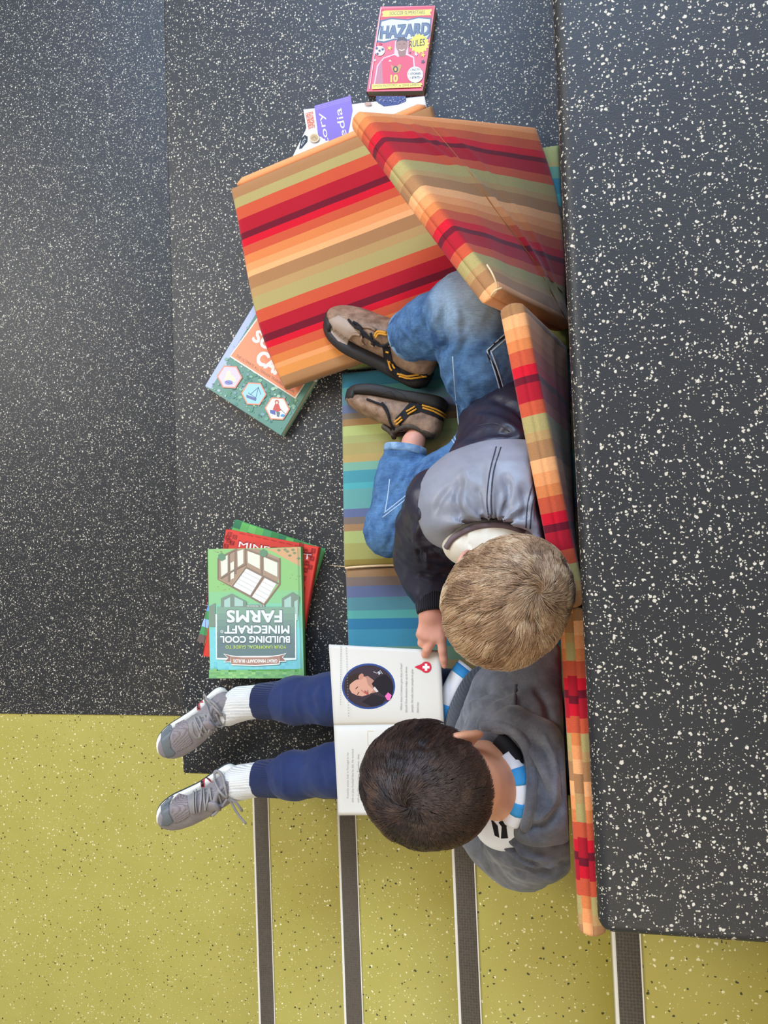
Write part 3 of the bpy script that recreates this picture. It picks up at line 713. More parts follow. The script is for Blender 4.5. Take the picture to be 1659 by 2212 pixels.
A.text('encyclopedia', (779, 437), np.array([-42., -204.]), np.array([-15., 3.]), (240, 238, 246), .0)
A.poly(q1((106, 655), (150, 645), (162, 735), (124, 748)), (206, 116, 84))
random.seed(2)
for i in range(60):
    a, b = random.random(), random.random(); X, Y = 108 + a * 42 + b * 14, 655 + b * 90 - a * 10; A.rect(*c1(X, Y), *c1(X + 6, Y + 3), (232, 214, 204), False)
A.l += A.dl
A.poly(q1((514, 556), (686, 556), (690, 585), (640, 606), (560, 616), (518, 590)), (50, 62, 118))
for i in range(70):
    X, Y = random.uniform(520, 684), random.uniform(560, 596); A.ell(*c1(X, Y), random.uniform(.4, 1.3), random.uniform(.4, 1.1), random.choice([(206, 186, 150), (96, 116, 180), (180, 170, 190)]), 6)
A.ell(*c1(160, 800), 11, 10, (214, 196, 160)); A.ell(*c1(160, 800), 8.5, 7.5, (188, 160, 116)); A.line([c1(145, 806), c1(160, 792), c1(175, 808)], 1, (130, 104, 70))
A.ell(*c1(470, 604), 8, 4, (186, 150, 130))
A.make('cover_art', M['print'], eb)

HB = [(822, 14), (940, 12), (913, 196), (792, 198)]
hb, c = book(HB, .0180, .0172, (222, 76, 90), 'red paperback with a footballer on the cover, nearest the top edge of the view', None, False)
spine(hb, c[3], c[0], .0180, .0172, (230, 190, 190))
A = Art(Plane(*c[:3])); A.fade = .12  # paperback's glossy haze, painted as paler print
A.poly(q1((548, 50), (850, 36), (836, 120), (700, 105), (545, 150)), (214, 52, 66)); A.poly(q1((525, 240), (820, 215), (790, 500), (478, 520)), (226, 84, 104))
A.poly(q1((546, 70), (566, 62), (820, 55), (834, 52), (838, 62), (826, 72), (834, 88), (820, 88), (566, 98), (546, 96), (556, 84)), (236, 208, 80))
A.text('SOCCER SUPERSTARS', c1(592, 88), np.array(c1(796, 81)) - np.array(c1(592, 88)), (.8, -8), (80, 74, 60), .0)
A.poly(q1((538, 118), (600, 104), (700, 112), (760, 98), (836, 104), (830, 205), (812, 232), (740, 224), (700, 236), (620, 232), (560, 250), (512, 244)), (84, 92, 118))
A.poly(q1((548, 126), (604, 112), (700, 120), (760, 106), (828, 112), (822, 200), (806, 224), (740, 216), (700, 228), (620, 224), (560, 240), (522, 234)), (214, 214, 222))
A.text('HAZARD', c1(540, 224), np.array(c1(822, 202)) - np.array(c1(540, 224)), np.array([2.6, -27.]), (66, 74, 100), .05)
A.text('HAZARD', c1(543, 221), np.array(c1(818, 199)) - np.array(c1(543, 221)), np.array([2.4, -25.]), (92, 104, 128), .02)
A.star(*c1(764, 253), 22.5, (240, 214, 60), 16, .80); A.text('RULES', c1(706, 276), np.array(c1(796, 262)) - np.array(c1(706, 276)), (1, -15), (64, 58, 40), .01)
# the player: outline, jersey, arms, head
A.poly(q1((505, 470), (520, 380), (556, 335), (620, 312), (625, 240), (665, 212), (702, 240), (700, 312), (735, 330), (742, 400), (720, 490), (500, 500)), (238, 190, 196))
A.poly(q1((512, 470), (526, 385), (560, 340), (622, 318), (640, 330), (690, 318), (728, 336), (732, 400), (712, 512), (508, 514)), (220, 60, 84))
A.poly(q1((526, 385), (548, 350), (556, 480), (530, 505), (512, 470)), (186, 110, 124))
A.ell(*c1(664, 262), 13, 17, (158, 108, 92)); A.poly(q1((630, 250), (640, 222), (668, 214), (692, 224), (700, 252), (690, 240), (664, 234), (638, 242)), (74, 62, 66)); A.poly(q1((640, 300), (690, 296), (684, 326), (650, 330)), (150, 100, 84))
A.line(q1((650, 288), (664, 294), (680, 286)), 1.6, (236, 224, 216)); A.line(q1((646, 258), (656, 256)), 1, (60, 44, 44)); A.line(q1((672, 256), (682, 254)), 1, (60, 44, 44)); A.line(q1((664, 262), (666, 274)), .8, (120, 76, 66))
A.poly(q1((600, 375), (628, 392), (650, 372), (664, 380), (648, 420), (628, 428), (608, 410)), (196, 140, 70)); A.ell(*c1(628, 402), 5.5, 7, (60, 44, 40)); A.ell(*c1(628, 402), 2.6, 4, (220, 170, 80)); A.poly(q1((586, 358), (596, 346), (606, 358)), (240, 200, 206))
A.text('10', c1(600, 476), (14.5, -.6), (.6, -15.5), (238, 196, 84), .04)
for X, Y, cc, r in ((594, 280, (236, 196, 70), 6.2), (786, 320, (240, 190, 60), 6.4), (746, 316, (240, 214, 220), 5), (786, 358, (80, 60, 84), 5.2), (508, 350, (240, 214, 220), 4), (712, 306, (70, 60, 84), 2.6), (540, 256, (196, 40, 70), 5)): A.star(*c1(X, Y), r, cc, 5, .42, .3)
A.ell(*c1(536, 296), 11, 11, (226, 214, 220)); [A.ell(*c1(536 + a, 296 + b), 3, 3, (70, 64, 84), 6) for a, b in ((0, 0), (-16, -14), (18, -8), (-12, 18))]
A.ell(*c1(742, 434), 17.2, 17.5, (240, 236, 234))
for tx, X0, X1, Y in (('FACTS', 722, 766, 413), ('STORIES', 714, 772, 436), ('STATS', 722, 766, 458)):
    A.text(tx, c1(X0, Y), np.array(c1(X1, Y - 3)) - np.array(c1(X0, Y)), (.4, -4.4), (60, 58, 66), .025); A.ell(*c1(X0 - 9, Y - 5), .9, .9, (60, 58, 66), 8); A.ell(*c1(X1 + 9, Y - 7), .9, .9, (60, 58, 66), 8)
A.poly(q1((492, 490), (776, 482), (784, 492), (774, 498), (780, 506), (492, 518)), (238, 214, 90))
A.text('SIMON MUGFORD', c1(498, 508), np.array(c1(636, 502)) - np.array(c1(498, 508)), (.4, -5.2), (110, 100, 60), 0); A.star(*c1(654, 499), 2.4, (110, 100, 60)); A.text('DAN GREEN', c1(670, 503), np.array(c1(762, 498)) - np.array(c1(670, 503)), (.4, -5.2), (110, 100, 60), 0)
A.line(q1((545, 52), (478, 515)), 1.6, (238, 200, 204))
A.make('cover_art', M['print'], hb)
# ================================================================== SIGNED-DISTANCE MODELLING
class SDF:
    def __init__(s, lo, hi, vox, margin=.02):
        s.lo = np.array(lo, float); s.v = vox; s.n = np.ceil((np.array(hi) - s.lo) / vox).astype(int) + 1
        s.g = np.full(s.n, 1.0, np.float32); s.m = margin
    def _box(s, lo, hi, k):
        m = s.m + k
        a = np.clip(np.floor((np.array(lo) - m - s.lo) / s.v).astype(int), 0, s.n); b = np.clip(np.ceil((np.array(hi) + m - s.lo) / s.v).astype(int) + 1, 0, s.n)
        return a, b
    def _pts(s, a, b):
        ax = [s.lo[i] + s.v * np.arange(a[i], b[i]) for i in range(3)]
        return np.stack(np.meshgrid(*ax, indexing='ij'), -1)
    def comb(s, a, b, d, k, op):
        sl = tuple(slice(a[i], b[i]) for i in range(3)); g = s.g[sl]; d = d.astype(np.float32)
        if op == 'sub':
            if k > 0: h = np.clip(.5 - .5 * (g + d) / k, 0, 1); s.g[sl] = g + (-d - g) * h + k * h * (1 - h)
            else: s.g[sl] = np.maximum(g, -d)
        elif op == 'and': s.g[sl] = np.maximum(g, d)
        else:
            if k > 0: h = np.clip(.5 + .5 * (d - g) / k, 0, 1); s.g[sl] = d * (1 - h) + g * h - k * h * (1 - h)
            else: s.g[sl] = np.minimum(g, d)
    def chain(s, pts, k=.02, op='add'):
        """pts: [(xyz, r), ...] tapered limbs"""
        for (p, r), (q, r2) in zip(pts[:-1], pts[1:]):
            p, q = np.array(p, float), np.array(q, float); R = max(r, r2)
            a, b = s._box(np.minimum(p, q) - R, np.maximum(p, q) + R, k)
            if np.any(b <= a): continue
            X = s._pts(a, b); d = q - p; L2 = d.dot(d) + 1e-12
            t = np.clip(((X - p) @ d) / L2, 0, 1); dist = np.linalg.norm(X - p - t[..., None] * d, axis=-1) - (r + (r2 - r) * t)
            s.comb(a, b, dist, k, op)
        return s
    def ell(s, c, rad, axes=None, k=.02, op='add'):
        c = np.array(c, float); rad = np.array(rad, float); Rm = rad.max(); a, b = s._box(c - Rm, c + Rm, k)
        if np.any(b <= a): return s
        X = s._pts(a, b) - c
        if axes is not None: X = X @ np.array(axes, float).T
        k0 = np.linalg.norm(X / rad, axis=-1); k1 = np.linalg.norm(X / (rad * rad), axis=-1) + 1e-9
        s.comb(a, b, k0 * (k0 - 1) / k1, k, op); return s
    def rbox(s, c, half, axes=None, r=.01, k=.01, op='add'):
        c = np.array(c, float); half = np.array(half, float); Rm = np.linalg.norm(half); a, b = s._box(c - Rm, c + Rm, k)
        X = s._pts(a, b) - c
        if axes is not None: X = X @ np.array(axes, float).T
        q = np.abs(X) - (half - r); d = np.linalg.norm(np.maximum(q, 0), axis=-1) + np.minimum(q.max(-1), 0) - r
        s.comb(a, b, d, k, op); return s
    def half(s, p, n, k=0):
        """cut away the side n points to"""
        X = s._pts([0, 0, 0], s.n); n = np.array(n, float); n /= np.linalg.norm(n)
        s.comb([0, 0, 0], s.n, (X - np.array(p)) @ n, k, 'and'); return s
    def fn(s, f):
        """g += f(points) near the surface"""
        X = s._pts([0, 0, 0], s.n); m = np.abs(s.g) < s.m; s.g[m] += f(X[m]).astype(np.float32); return s
    def mesh(s, name, smooth=1):
        g = s.g; n = np.array(g.shape); ins = g < 0
        c = [ins[i:n[0] - 1 + i, j:n[1] - 1 + j, k:n[2] - 1 + k] for i in (0, 1) for j in (0, 1) for k in (0, 1)]
        cnt = sum(x.astype(np.int8) for x in c); act = (cnt > 0) & (cnt < 8); cells = np.argwhere(act)
        idx = -np.ones(act.shape, np.int32); idx[act] = np.arange(len(cells))
        acc = np.zeros((len(cells), 3)); num = np.zeros(len(cells))
        corners = np.array([(i, j, k) for i in (0, 1) for j in (0, 1) for k in (0, 1)])
        vals = np.stack([g[cells[:, 0] + a, cells[:, 1] + b, cells[:, 2] + cc] for a, b, cc in corners], 1)
        for a in range(8):
            for b in range(a + 1, 8):
                if np.abs(corners[a] - corners[b]).sum() != 1: continue
                va, vb = vals[:, a], vals[:, b]; m = (va < 0) != (vb < 0); t = va[m] / (va[m] - vb[m])
                acc[m] += corners[a] + (corners[b] - corners[a]) * t[:, None]; num[m] += 1
        V = s.lo + (cells + acc / num[:, None]) * s.v
        Fs = []
        for ax in range(3):
            sl0 = [slice(None)] * 3; sl1 = [slice(None)] * 3; sl0[ax] = slice(0, -1); sl1[ax] = slice(1, None)
            A_, B_ = ins[tuple(sl0)], ins[tuple(sl1)]; e = np.argwhere(A_ != B_); o1, o2 = (ax + 1) % 3, (ax + 2) % 3
            e = e[(e[:, o1] > 0) & (e[:, o2] > 0) & (e[:, o1] < n[o1] - 1) & (e[:, o2] < n[o2] - 1)]
            fl = A_[e[:, 0], e[:, 1], e[:, 2]]; q = []
            for da, db in ((-1, -1), (0, -1), (0, 0), (-1, 0)):
                t = e.copy(); t[:, o1] += da; t[:, o2] += db; q.append(idx[t[:, 0], t[:, 1], t[:, 2]])
            q = np.stack(q, 1); q[~fl] = q[~fl][:, ::-1]; Fs.append(q)
        Fq = np.concatenate(Fs); Fq = Fq[(Fq >= 0).all(1)]
        me = bpy.data.meshes.new(name); me.vertices.add(len(V)); me.loops.add(4 * len(Fq)); me.polygons.add(len(Fq))
        for _ in range(smooth):
            a = np.zeros_like(V); w_ = np.zeros(len(V))
            for x, y in ((0, 1), (1, 2), (2, 3), (3, 0)):
                np.add.at(a, Fq[:, x], V[Fq[:, y]]); np.add.at(a, Fq[:, y], V[Fq[:, x]]); np.add.at(w_, Fq[:, x], 1); np.add.at(w_, Fq[:, y], 1)
            V = V * .45 + .55 * a / np.maximum(w_, 1)[:, None]
        me.vertices.foreach_set('co', V.astype(np.float32).ravel()); me.loops.foreach_set('vertex_index', Fq.astype(np.int32).ravel())
        me.polygons.foreach_set('loop_start', np.arange(0, 4 * len(Fq), 4, dtype=np.int32)); me.polygons.foreach_set('loop_total', np.full(len(Fq), 4, np.int32))
        me.polygons.foreach_set('use_smooth', np.ones(len(Fq), bool)); me.update(calc_edges=True); me.validate()
        return me
def getco(me): a = np.zeros(len(me.vertices) * 3, np.float32); me.vertices.foreach_get('co', a); return a.reshape(-1, 3).astype(float)
def getno(me): a = np.zeros(len(me.vertices) * 3, np.float32); me.vertices.foreach_get('normal', a); return a.reshape(-1, 3).astype(float)
def sculpt(me, strokes):
    """press folds (amp<0) or raise ridges (amp>0) into the side of a garment that faces up; strokes: (px polyline, amp m, width px)"""
    V = getco(me); Nn = getno(me); q = Q(V); vis = (Nn * (CP - V)).sum(1) / np.linalg.norm(CP - V, axis=1); vis = np.clip(vis * 4, 0, 1)
    D = np.zeros(len(V))
    for pts, amp, wd in strokes:
        pl_ = np.array(spline([np.array(p, float) for p in pts], 5)); best = np.full(len(V), 1e9); tt = np.zeros(len(V)); m = len(pl_) - 1
        bb = (q[:, 0] > pl_[:, 0].min() - 3 * wd) & (q[:, 0] < pl_[:, 0].max() + 3 * wd) & (q[:, 1] > pl_[:, 1].min() - 3 * wd) & (q[:, 1] < pl_[:, 1].max() + 3 * wd)
        if not bb.any(): continue
        qq = q[bb]; bs = best[bb]; ts = tt[bb]
        for i in range(m):
            a, d = pl_[i], pl_[i + 1] - pl_[i]; t = np.clip(((qq - a) @ d) / (d @ d + 1e-9), 0, 1); r = np.linalg.norm(qq - a - t[:, None] * d, axis=1)
            w_ = r < bs; bs[w_] = r[w_]; ts[w_] = (i + t[w_]) / m
        fade = np.clip(ts * 5, 0, 1) * np.clip((1 - ts) * 5, 0, 1) * .75 + .25 * (bs < wd)
        D[bb] += amp * np.exp(-(bs / wd) ** 2) * fade
    V += Nn * (D * vis)[:, None]; me.vertices.foreach_set('co', V.astype(np.float32).ravel()); me.update()
def folds(seed, amp, freq, stretch=(1, 1, 1)):
    r = np.random.default_rng(seed); K = [(r.normal(size=3) * np.array(stretch) * freq, r.uniform(0, 6.28)) for _ in range(5)]; W_ = [(r.normal(size=3) * freq * .4, r.uniform(0, 6.28)) for _ in range(3)]
    def f(X):
        w_ = sum(np.sin(X @ k + p) for k, p in W_); s_ = 0
        for i, (k, p) in enumerate(K): s_ = s_ + (1 - np.abs(np.sin(X @ k + p + w_ * .8))) ** 2 / (1 + .4 * i)
        return -(s_ / 2 - .6) * amp
    return f
def norm(v): v = np.array(v, float); return v / np.linalg.norm(v)
def frame(f, u):
    f = norm(f); u = np.array(u, float); u = norm(u - f * f.dot(u)); return f, np.cross(u, f), u      # forward, left, up

# ------------------------------------------------------------------ body pieces
def head_sdf(S, c, f, l, u, sc=1.0):
    """skull, jaw, brow, nose, lips, ears around centre c"""
    A_ = np.array([f, l, u]); c = np.array(c)
    def p(a, b, d): return c + (f * a + l * b + u * d) * sc
    S.ell(p(-.008, 0, .012), np.array([.088, .073, .080]) * sc, A_, 0)
    S.ell(p(.022, 0, -.040), np.array([.058, .052, .052]) * sc, A_, .03)
    S.ell(p(.045, 0, -.078), np.array([.022, .022, .015]) * sc, A_, .02)
    S.ell(p(.058, 0, .018), np.array([.022, .050, .018]) * sc, A_, .02)
    for sd in (1, -1):
        S.ell(p(.046, .030 * sd, -.034), np.array([.026, .022, .022]) * sc, A_, .015)
        S.ell(p(.083, .030 * sd, -.008), np.array([.010, .014, .009]) * sc, A_, .008, 'sub')
        S.ell(p(.070, .030 * sd, -.008), np.array([.011, .011, .010]) * sc, A_, .002)
    S.chain([(p(.074, 0, .002), .006 * sc), (p(.090, 0, -.026), .0085 * sc)], .008); S.ell(p(.084, .008, -.031), (.006, .006, .005), A_, .005); S.ell(p(.084, -.008, -.031), (.006, .006, .005), A_, .005)
    S.ell(p(.074, 0, -.052), np.array([.010, .019, .0055]) * sc, A_, .004); S.ell(p(.072, 0, -.061), np.array([.010, .017, .006]) * sc, A_, .004)
def ear_sdf(S, cc, f, l, u, side, sc=1.0, flare=.35):
    cc = np.array(cc); ax_n = norm(l * side * .95 + f * flare); ax_u = norm(u - f * .12 - ax_n * (u - f * .12).dot(ax_n)); ax_f = np.cross(ax_n, ax_u); Ax = np.array([ax_f, ax_n, ax_u])
    bk = -f
    S.ell(cc, np.array([.017, .0075, .030]) * sc, Ax, .004); S.ell(cc + ax_n * .0085 * sc + ax_u * .003, np.array([.0105, .0062, .020]) * sc, Ax, .003, 'sub')
    S.ell(cc - l * side * .008 * sc + f * .006, np.array([.013, .010, .022]) * sc, Ax, .008)
    S.chain([(cc + ax_n * .003 + f * .006 - ax_u * .008, .0035), (cc + ax_n * .004 + ax_u * .004, .0025)], .003)
def hand_sdf(S, wrist, f, u, side, sc=1.0, pose=None, wr=.02):
    """palm + 4 fingers + thumb. f: fingers, u: back of the hand, side=+1 thumb on the left of f (seen from the back, u towards you)"""
    f, l, u = frame(f, u); w0 = np.array(wrist)
    def p(a, b, d): return w0 + (f * a + l * side * b + u * d) * sc
    L0, wd = .052, .0235
    S.chain([(p(-.01, 0, 0), wr * .8), (p(.010, 0, 0), .0155 * sc)], .008)
    S.rbox(p(.030, 0, 0), np.array([.027, .0245, .0098]) * sc, np.array([f, l, u]), .0095 * sc, .012)
    S.ell(p(.020, .018, -.006), np.array([.020, .012, .010]) * sc, np.array([f, l, u]), .008)
    pose = pose or {}
    ln = [(.026, .017, .013), (.029, .018, .014), (.027, .017, .013), (.021, .013, .012)]
    for i in range(4):
        b = .019 - .0125 * i; base = p(.050 - .004 * abs(i - 1.2), b, .001); sp = (1.3 - i) * .10
        cu = pose.get(i, (.35, .45, .3)); sp += pose.get('sp%d' % i, 0); an = 0; q = base; pts = [(p(.030, b * .8, 0), .0088 * sc), (q, .0086 * sc)]
        for j, (seg, a) in enumerate(zip(ln[i], cu)):
            an += a; d = (f * math.cos(sp) + l * side * math.sin(sp)) * math.cos(an) - u * math.sin(an); q = q + d * seg * sc; pts.append((q, (.0078, .0071, .0062)[j] * sc))
        S.chain(pts, .0035)
    t = pose.get('th', (.9, -.25, .25)); q = p(.012, .018, -.006); d = norm(f * math.cos(t[0]) + l * side * math.sin(t[0]) + u * t[1]); q2_ = q + d * .026 * sc
    d2 = norm(d * .8 + f * .6 + u * (t[1] - t[2])); q3_ = q2_ + d2 * .021 * sc; q4_ = q3_ + norm(d2 + f * .3 - u * t[2]) * .016 * sc
    S.chain([(q, .012 * sc), (q2_, .0098 * sc), (q3_, .0085 * sc), (q4_, .0072 * sc)], .004)

# ------------------------------------------------------------------ hair
def hair(parent, c, f, l, u, rad, whorl, swirl, n, cols, name, lens, lift, region, seed, off=(0, 0, 0), r=.00042, drift=None, clump=.5):
    """strands laid over the skull, running out from the whorl"""
    R_ = np.random.default_rng(seed); c = np.array(c) + f * off[0] + l * off[1] + u * off[2]; B = np.array([f, l, u]); w_ = norm(whorl)
    pts = R_.normal(size=(n * 3, 3)); pts /= np.linalg.norm(pts, axis=1)[:, None]; keep = region(pts) > R_.uniform(0, 1, len(pts)); pts = pts[keep][:n]; n = len(pts)
    K = 9; cosw = np.clip(pts @ w_, -1, 1); angw = np.arccos(cosw)
    # clumps share direction and lift
    cen = pts[R_.integers(0, n, 420)]; cid = np.argmax(pts @ cen.T, axis=1); cr = R_.normal(size=420); ch = R_.uniform(0, 1, 420); ck = R_.normal(size=(420, 3))
    L = lens(pts) * R_.uniform(.75, 1.15, n); path = [pts.copy()]; d = pts.copy(); hgt = [np.zeros(n)]
    step = L / (K - 1)
    jit = (cr[cid] * clump * .5 + R_.normal(size=n) * .13)
    for k in range(1, K):
        t = k / (K - 1); ca = np.clip(d @ w_, -1, 1); away = d * ca[:, None] - w_; away = away + d * 0; nn = np.linalg.norm(away, axis=1)[:, None]; away = away / np.maximum(nn, 1e-3)
        if drift is not None: away = away + drift(d)
        away -= d * (away * d).sum(1)[:, None]; away /= np.linalg.norm(away, axis=1)[:, None] + 1e-9
        tg = np.cross(d, away); ph = swirl * np.exp(-np.arccos(ca) / .75) + jit * (1 if k < 3 else .6)
        v = away * np.cos(ph)[:, None] + tg * np.sin(ph)[:, None]
        d = d + v * (step / .085)[:, None]; d /= np.linalg.norm(d, axis=1)[:, None]; path.append(d.copy())
        hgt.append((lift(pts) * (.7 + .6 * ch[cid]) * math.sin(min(1, t * 1.15) * 2.2) * (1) + .001 * t))
    V = []; rad = np.array(rad)
    Pw = []
    for d, h in zip(path, hgt):
        e = d * rad; nn = d / rad; nn /= np.linalg.norm(nn, axis=1)[:, None]; Pw.append(c + (e + nn * h[:, None]) @ B)
    Pw = np.stack(Pw, 1)        # n,K,3
    # pull strands of a clump together at tips
    tip = np.zeros((420, K, 3)); cntc = np.zeros(420); np.add.at(tip, cid, Pw); np.add.at(cntc, cid, 1); tip /= np.maximum(cntc, 1)[:, None, None]
    ts = (np.linspace(0, 1, K) ** 1.5 * .13)[None, :, None]; Pw = Pw * (1 - ts) + tip[cid] * ts
    T = np.gradient(Pw, axis=1); T /= np.linalg.norm(T, axis=2)[..., None] + 1e-9
    up_ = Pw - c; up_ /= np.linalg.norm(up_, axis=2)[..., None]; s1 = np.cross(T, up_); s1 /= np.linalg.norm(s1, axis=2)[..., None] + 1e-9; s2 = np.cross(s1, T)
    rr = (r * np.array([.9] + [1.0] * (K - 3) + [.8, .25]))[None, :, None]
    ring = [Pw + (s1 * math.cos(a) + s2 * math.sin(a)) * rr for a in (math.pi / 2, math.pi / 2 + 2.094, math.pi / 2 + 4.189)]
    V = np.stack(ring, 2).reshape(-1, 3)
    base = (np.arange(n) * K * 3)[:, None, None]; kk = (np.arange(K - 1) * 3)[None, :, None]; j = np.arange(3)[None, None, :]; j2 = (j + 1) % 3
    Fq = np.stack([base + kk + j, base + kk + j2, base + kk + 3 + j2, base + kk + 3 + j], -1).reshape(-1, 4)
    me = bpy.data.meshes.new(name); me.vertices.add(len(V)); me.loops.add(4 * len(Fq)); me.polygons.add(len(Fq))
    me.vertices.foreach_set('co', V.astype(np.float32).ravel()); me.loops.foreach_set('vertex_index', Fq.astype(np.int32).ravel())
    me.polygons.foreach_set('loop_start', np.arange(0, 4 * len(Fq), 4, dtype=np.int32)); me.polygons.foreach_set('loop_total', np.full(len(Fq), 4, np.int32)); me.polygons.foreach_set('use_smooth', np.ones(len(Fq), bool)); me.update(calc_edges=True)
    at = me.color_attributes.new('Col', 'FLOAT_COLOR', 'POINT'); cl = np.array([lin(c_) for c_ in cols]); pos = region(pts, True) if False else None
    mixv = np.clip(.5 + .15 * cr[cid] + .20 * R_.normal(size=n), 0, 1) * (len(cols) - 1); i0 = np.clip(mixv.astype(int), 0, len(cols) - 2); fr = (mixv - i0)[:, None]
    cc = cl[i0] * (1 - fr) + cl[i0 + 1] * fr
    if hair.shade is not None: cc = hair.shade(pts, cc)
    cv = np.repeat(cc[:, None, :], K * 3, 1); at.data.foreach_set('color', cv.astype(np.float32).ravel())
    return link(name, me, M['hair'], parent)
hair.shade = None

# ------------------------------------------------------------------ shoes (lofted in their own frame)
def loft(name, F0, L, secs, mat, parent, nr=28, cap=True):
    """secs: (t, half-width, z-bottom, z-top, y-shift, squareness)"""
    o, f, l, u = F0; V = []; Fc = []
    for (t, w_, zb, zt, ys, sq) in secs:
        for k in range(nr):
            a = 2 * math.pi * k / nr; ca, sa = math.cos(a), math.sin(a); x = abs(ca) ** sq * (1 if ca > 0 else -1); z = abs(sa) ** sq * (1 if sa > 0 else -1)
            V.append(o + f * (t * L) + l * (x * w_ + ys) + u * ((zb + zt) / 2 + z * (zt - zb) / 2))
    m = len(secs)
    for i in range(m - 1):
        for k in range(nr): a, b = i * nr + k, i * nr + (k + 1) % nr; Fc.append((a, a + nr, b + nr, b))
    if cap: Fc.append(tuple(range(nr))); Fc.append(tuple((m - 1) * nr + k for k in range(nr))[::-1])
    return link(name, mesh(name, V, Fc), mat, parent)
def interp(tab, t):
    for a, b in zip(tab[:-1], tab[1:]):
        if a[0] <= t <= b[0]:
            s_ = (t - a[0]) / (b[0] - a[0]); s_ = s_ * s_ * (3 - 2 * s_) if False else s_; return [x + (y - x) * s_ for x, y in zip(a[1:], b[1:])]
    return list(tab[-1][1:])
def smooth_tab(tab, n=26):
    ts = np.linspace(tab[0][0], tab[-1][0], n); P_ = np.array(spline([np.array(r, float) for r in tab], 8)); out = []
    for t in ts:
        i = np.searchsorted(P_[:, 0], t); i = min(max(i, 1), len(P_) - 1); a, b = P_[i - 1], P_[i]; s_ = (t - a[0]) / (b[0] - a[0] + 1e-9); out.append([t] + list((a + (b - a) * s_)[1:]))
    return out
# ================================================================== READER WITH FAIR HAIR (upper figure)
def clip_mat(S, gap=.002):
    X = S._pts([0, 0, 0], S.n); y, z = X[..., 1], X[..., 2]
    t = np.clip((y + .08) / .43, 0, 1); xt = -.030 + (Q1[0] - .0 - (-.0)) * t * 1.0 - .02 * t; xb = -.004
    w_ = np.clip((z - .05) / .39, 0, 1); xl = np.where(y < -.085, -.0035, xb * (1 - w_) + np.minimum(xt, -.0035 + (Q1[0] - .055) * t) * w_) - gap
    S.g = np.maximum(S.g, (X[..., 0] - xl).astype(np.float32))
def W3(x, y, z): return np.array([x, y, z], float)
tB = empty('person', tuple(P(1130, 900, .034)), 'fair-haired child sitting cross-legged in blue jeans and a grey-hooded dark jacket', 'person')
hipR, hipL, pelv = P(1100, 905, .125), P(1080, 985, .125), P(1120, 930, .13)
kneeR, kneeL = P(1005, 672, .225), P(843, 1146, .095)
ankR, ankL = P(893, 728, .10), P(893, 955, .062)
chest, neckB = P(1095, 1050, .26), P(1112, 1175, .345)
headB = P(1101, 1293, .470)
fB, lB, uB = frame((-.68, -.73, -.42), (0, 0, 1)); uB = norm(uB + lB * 0)
shR, elR, wrR = P(945, 1085, .335), P(915, 1200, .19), P(934, 1318, .226)
shL = P(1210, 1190, .36) - W3(.02, 0, .02)
# body: one continuous surface
S = SDF((-.52, -.28, .02), (.03, .50, .60), .0026, .014)
S.chain([(pelv, .07), (chest, .07)], .03).chain([(chest, .065), (neckB, .04)], .03).chain([(neckB, .034), (headB - uB * .03 - fB * .02, .036)], .02)
S.chain([(hipR, .06), (kneeR, .042), (ankR, .026)], .02); S.chain([(hipL, .06), (kneeL, .036), (ankL, .020)], .02)
ftA, ftB = P(800, 745, .055), P(850, 868, .052)
S.chain([(ankR, .024), (P(900, 765, .075), .020), (ftA, .015)], .01); S.chain([(ankL, .018), (P(908, 925, .056), .015), (ftB, .012)], .01)
S.chain([(shR, .035), (elR, .027), (wrR, .0185)], .02)
elL = P(1170, 1270, .24); wrL = P(1090, 1330, .25); S.chain([(shL, .035), (elL, .027), (wrL, .0185)], .02)
head_sdf(S, headB, fB, lB, uB, .92)
ear_sdf(S, P(1004, 1212, .445), fB, lB, uB, -1, .92, .5); ear_sdf(S, headB + lB * .066 - uB * .02 - fB * .006, fB, lB, uB, 1, .88)
hf = norm(P(934, 1424, .218) - P(938, 1330, .226))
hand_sdf(S, wrR, hf, (-.12, 0, 1), 1, .90, {0: (.04, .14, .12), 1: (.22, .42, .30), 2: (.50, .80, .5), 3: (1.0, 1.1, .7), 'sp1': -.55, 'sp2': -.60, 'sp3': -.55, 'sp0': -.02, 'th': (.45, -.35, .15)}, .0175)
hand_sdf(S, wrL, (-.8, -.3, -.35), (0, 0, 1), -1, .86)
bodyB = link('body', (clip_mat(S, .006), S.mesh('body', 2))[1], M['skin_b'], tB)

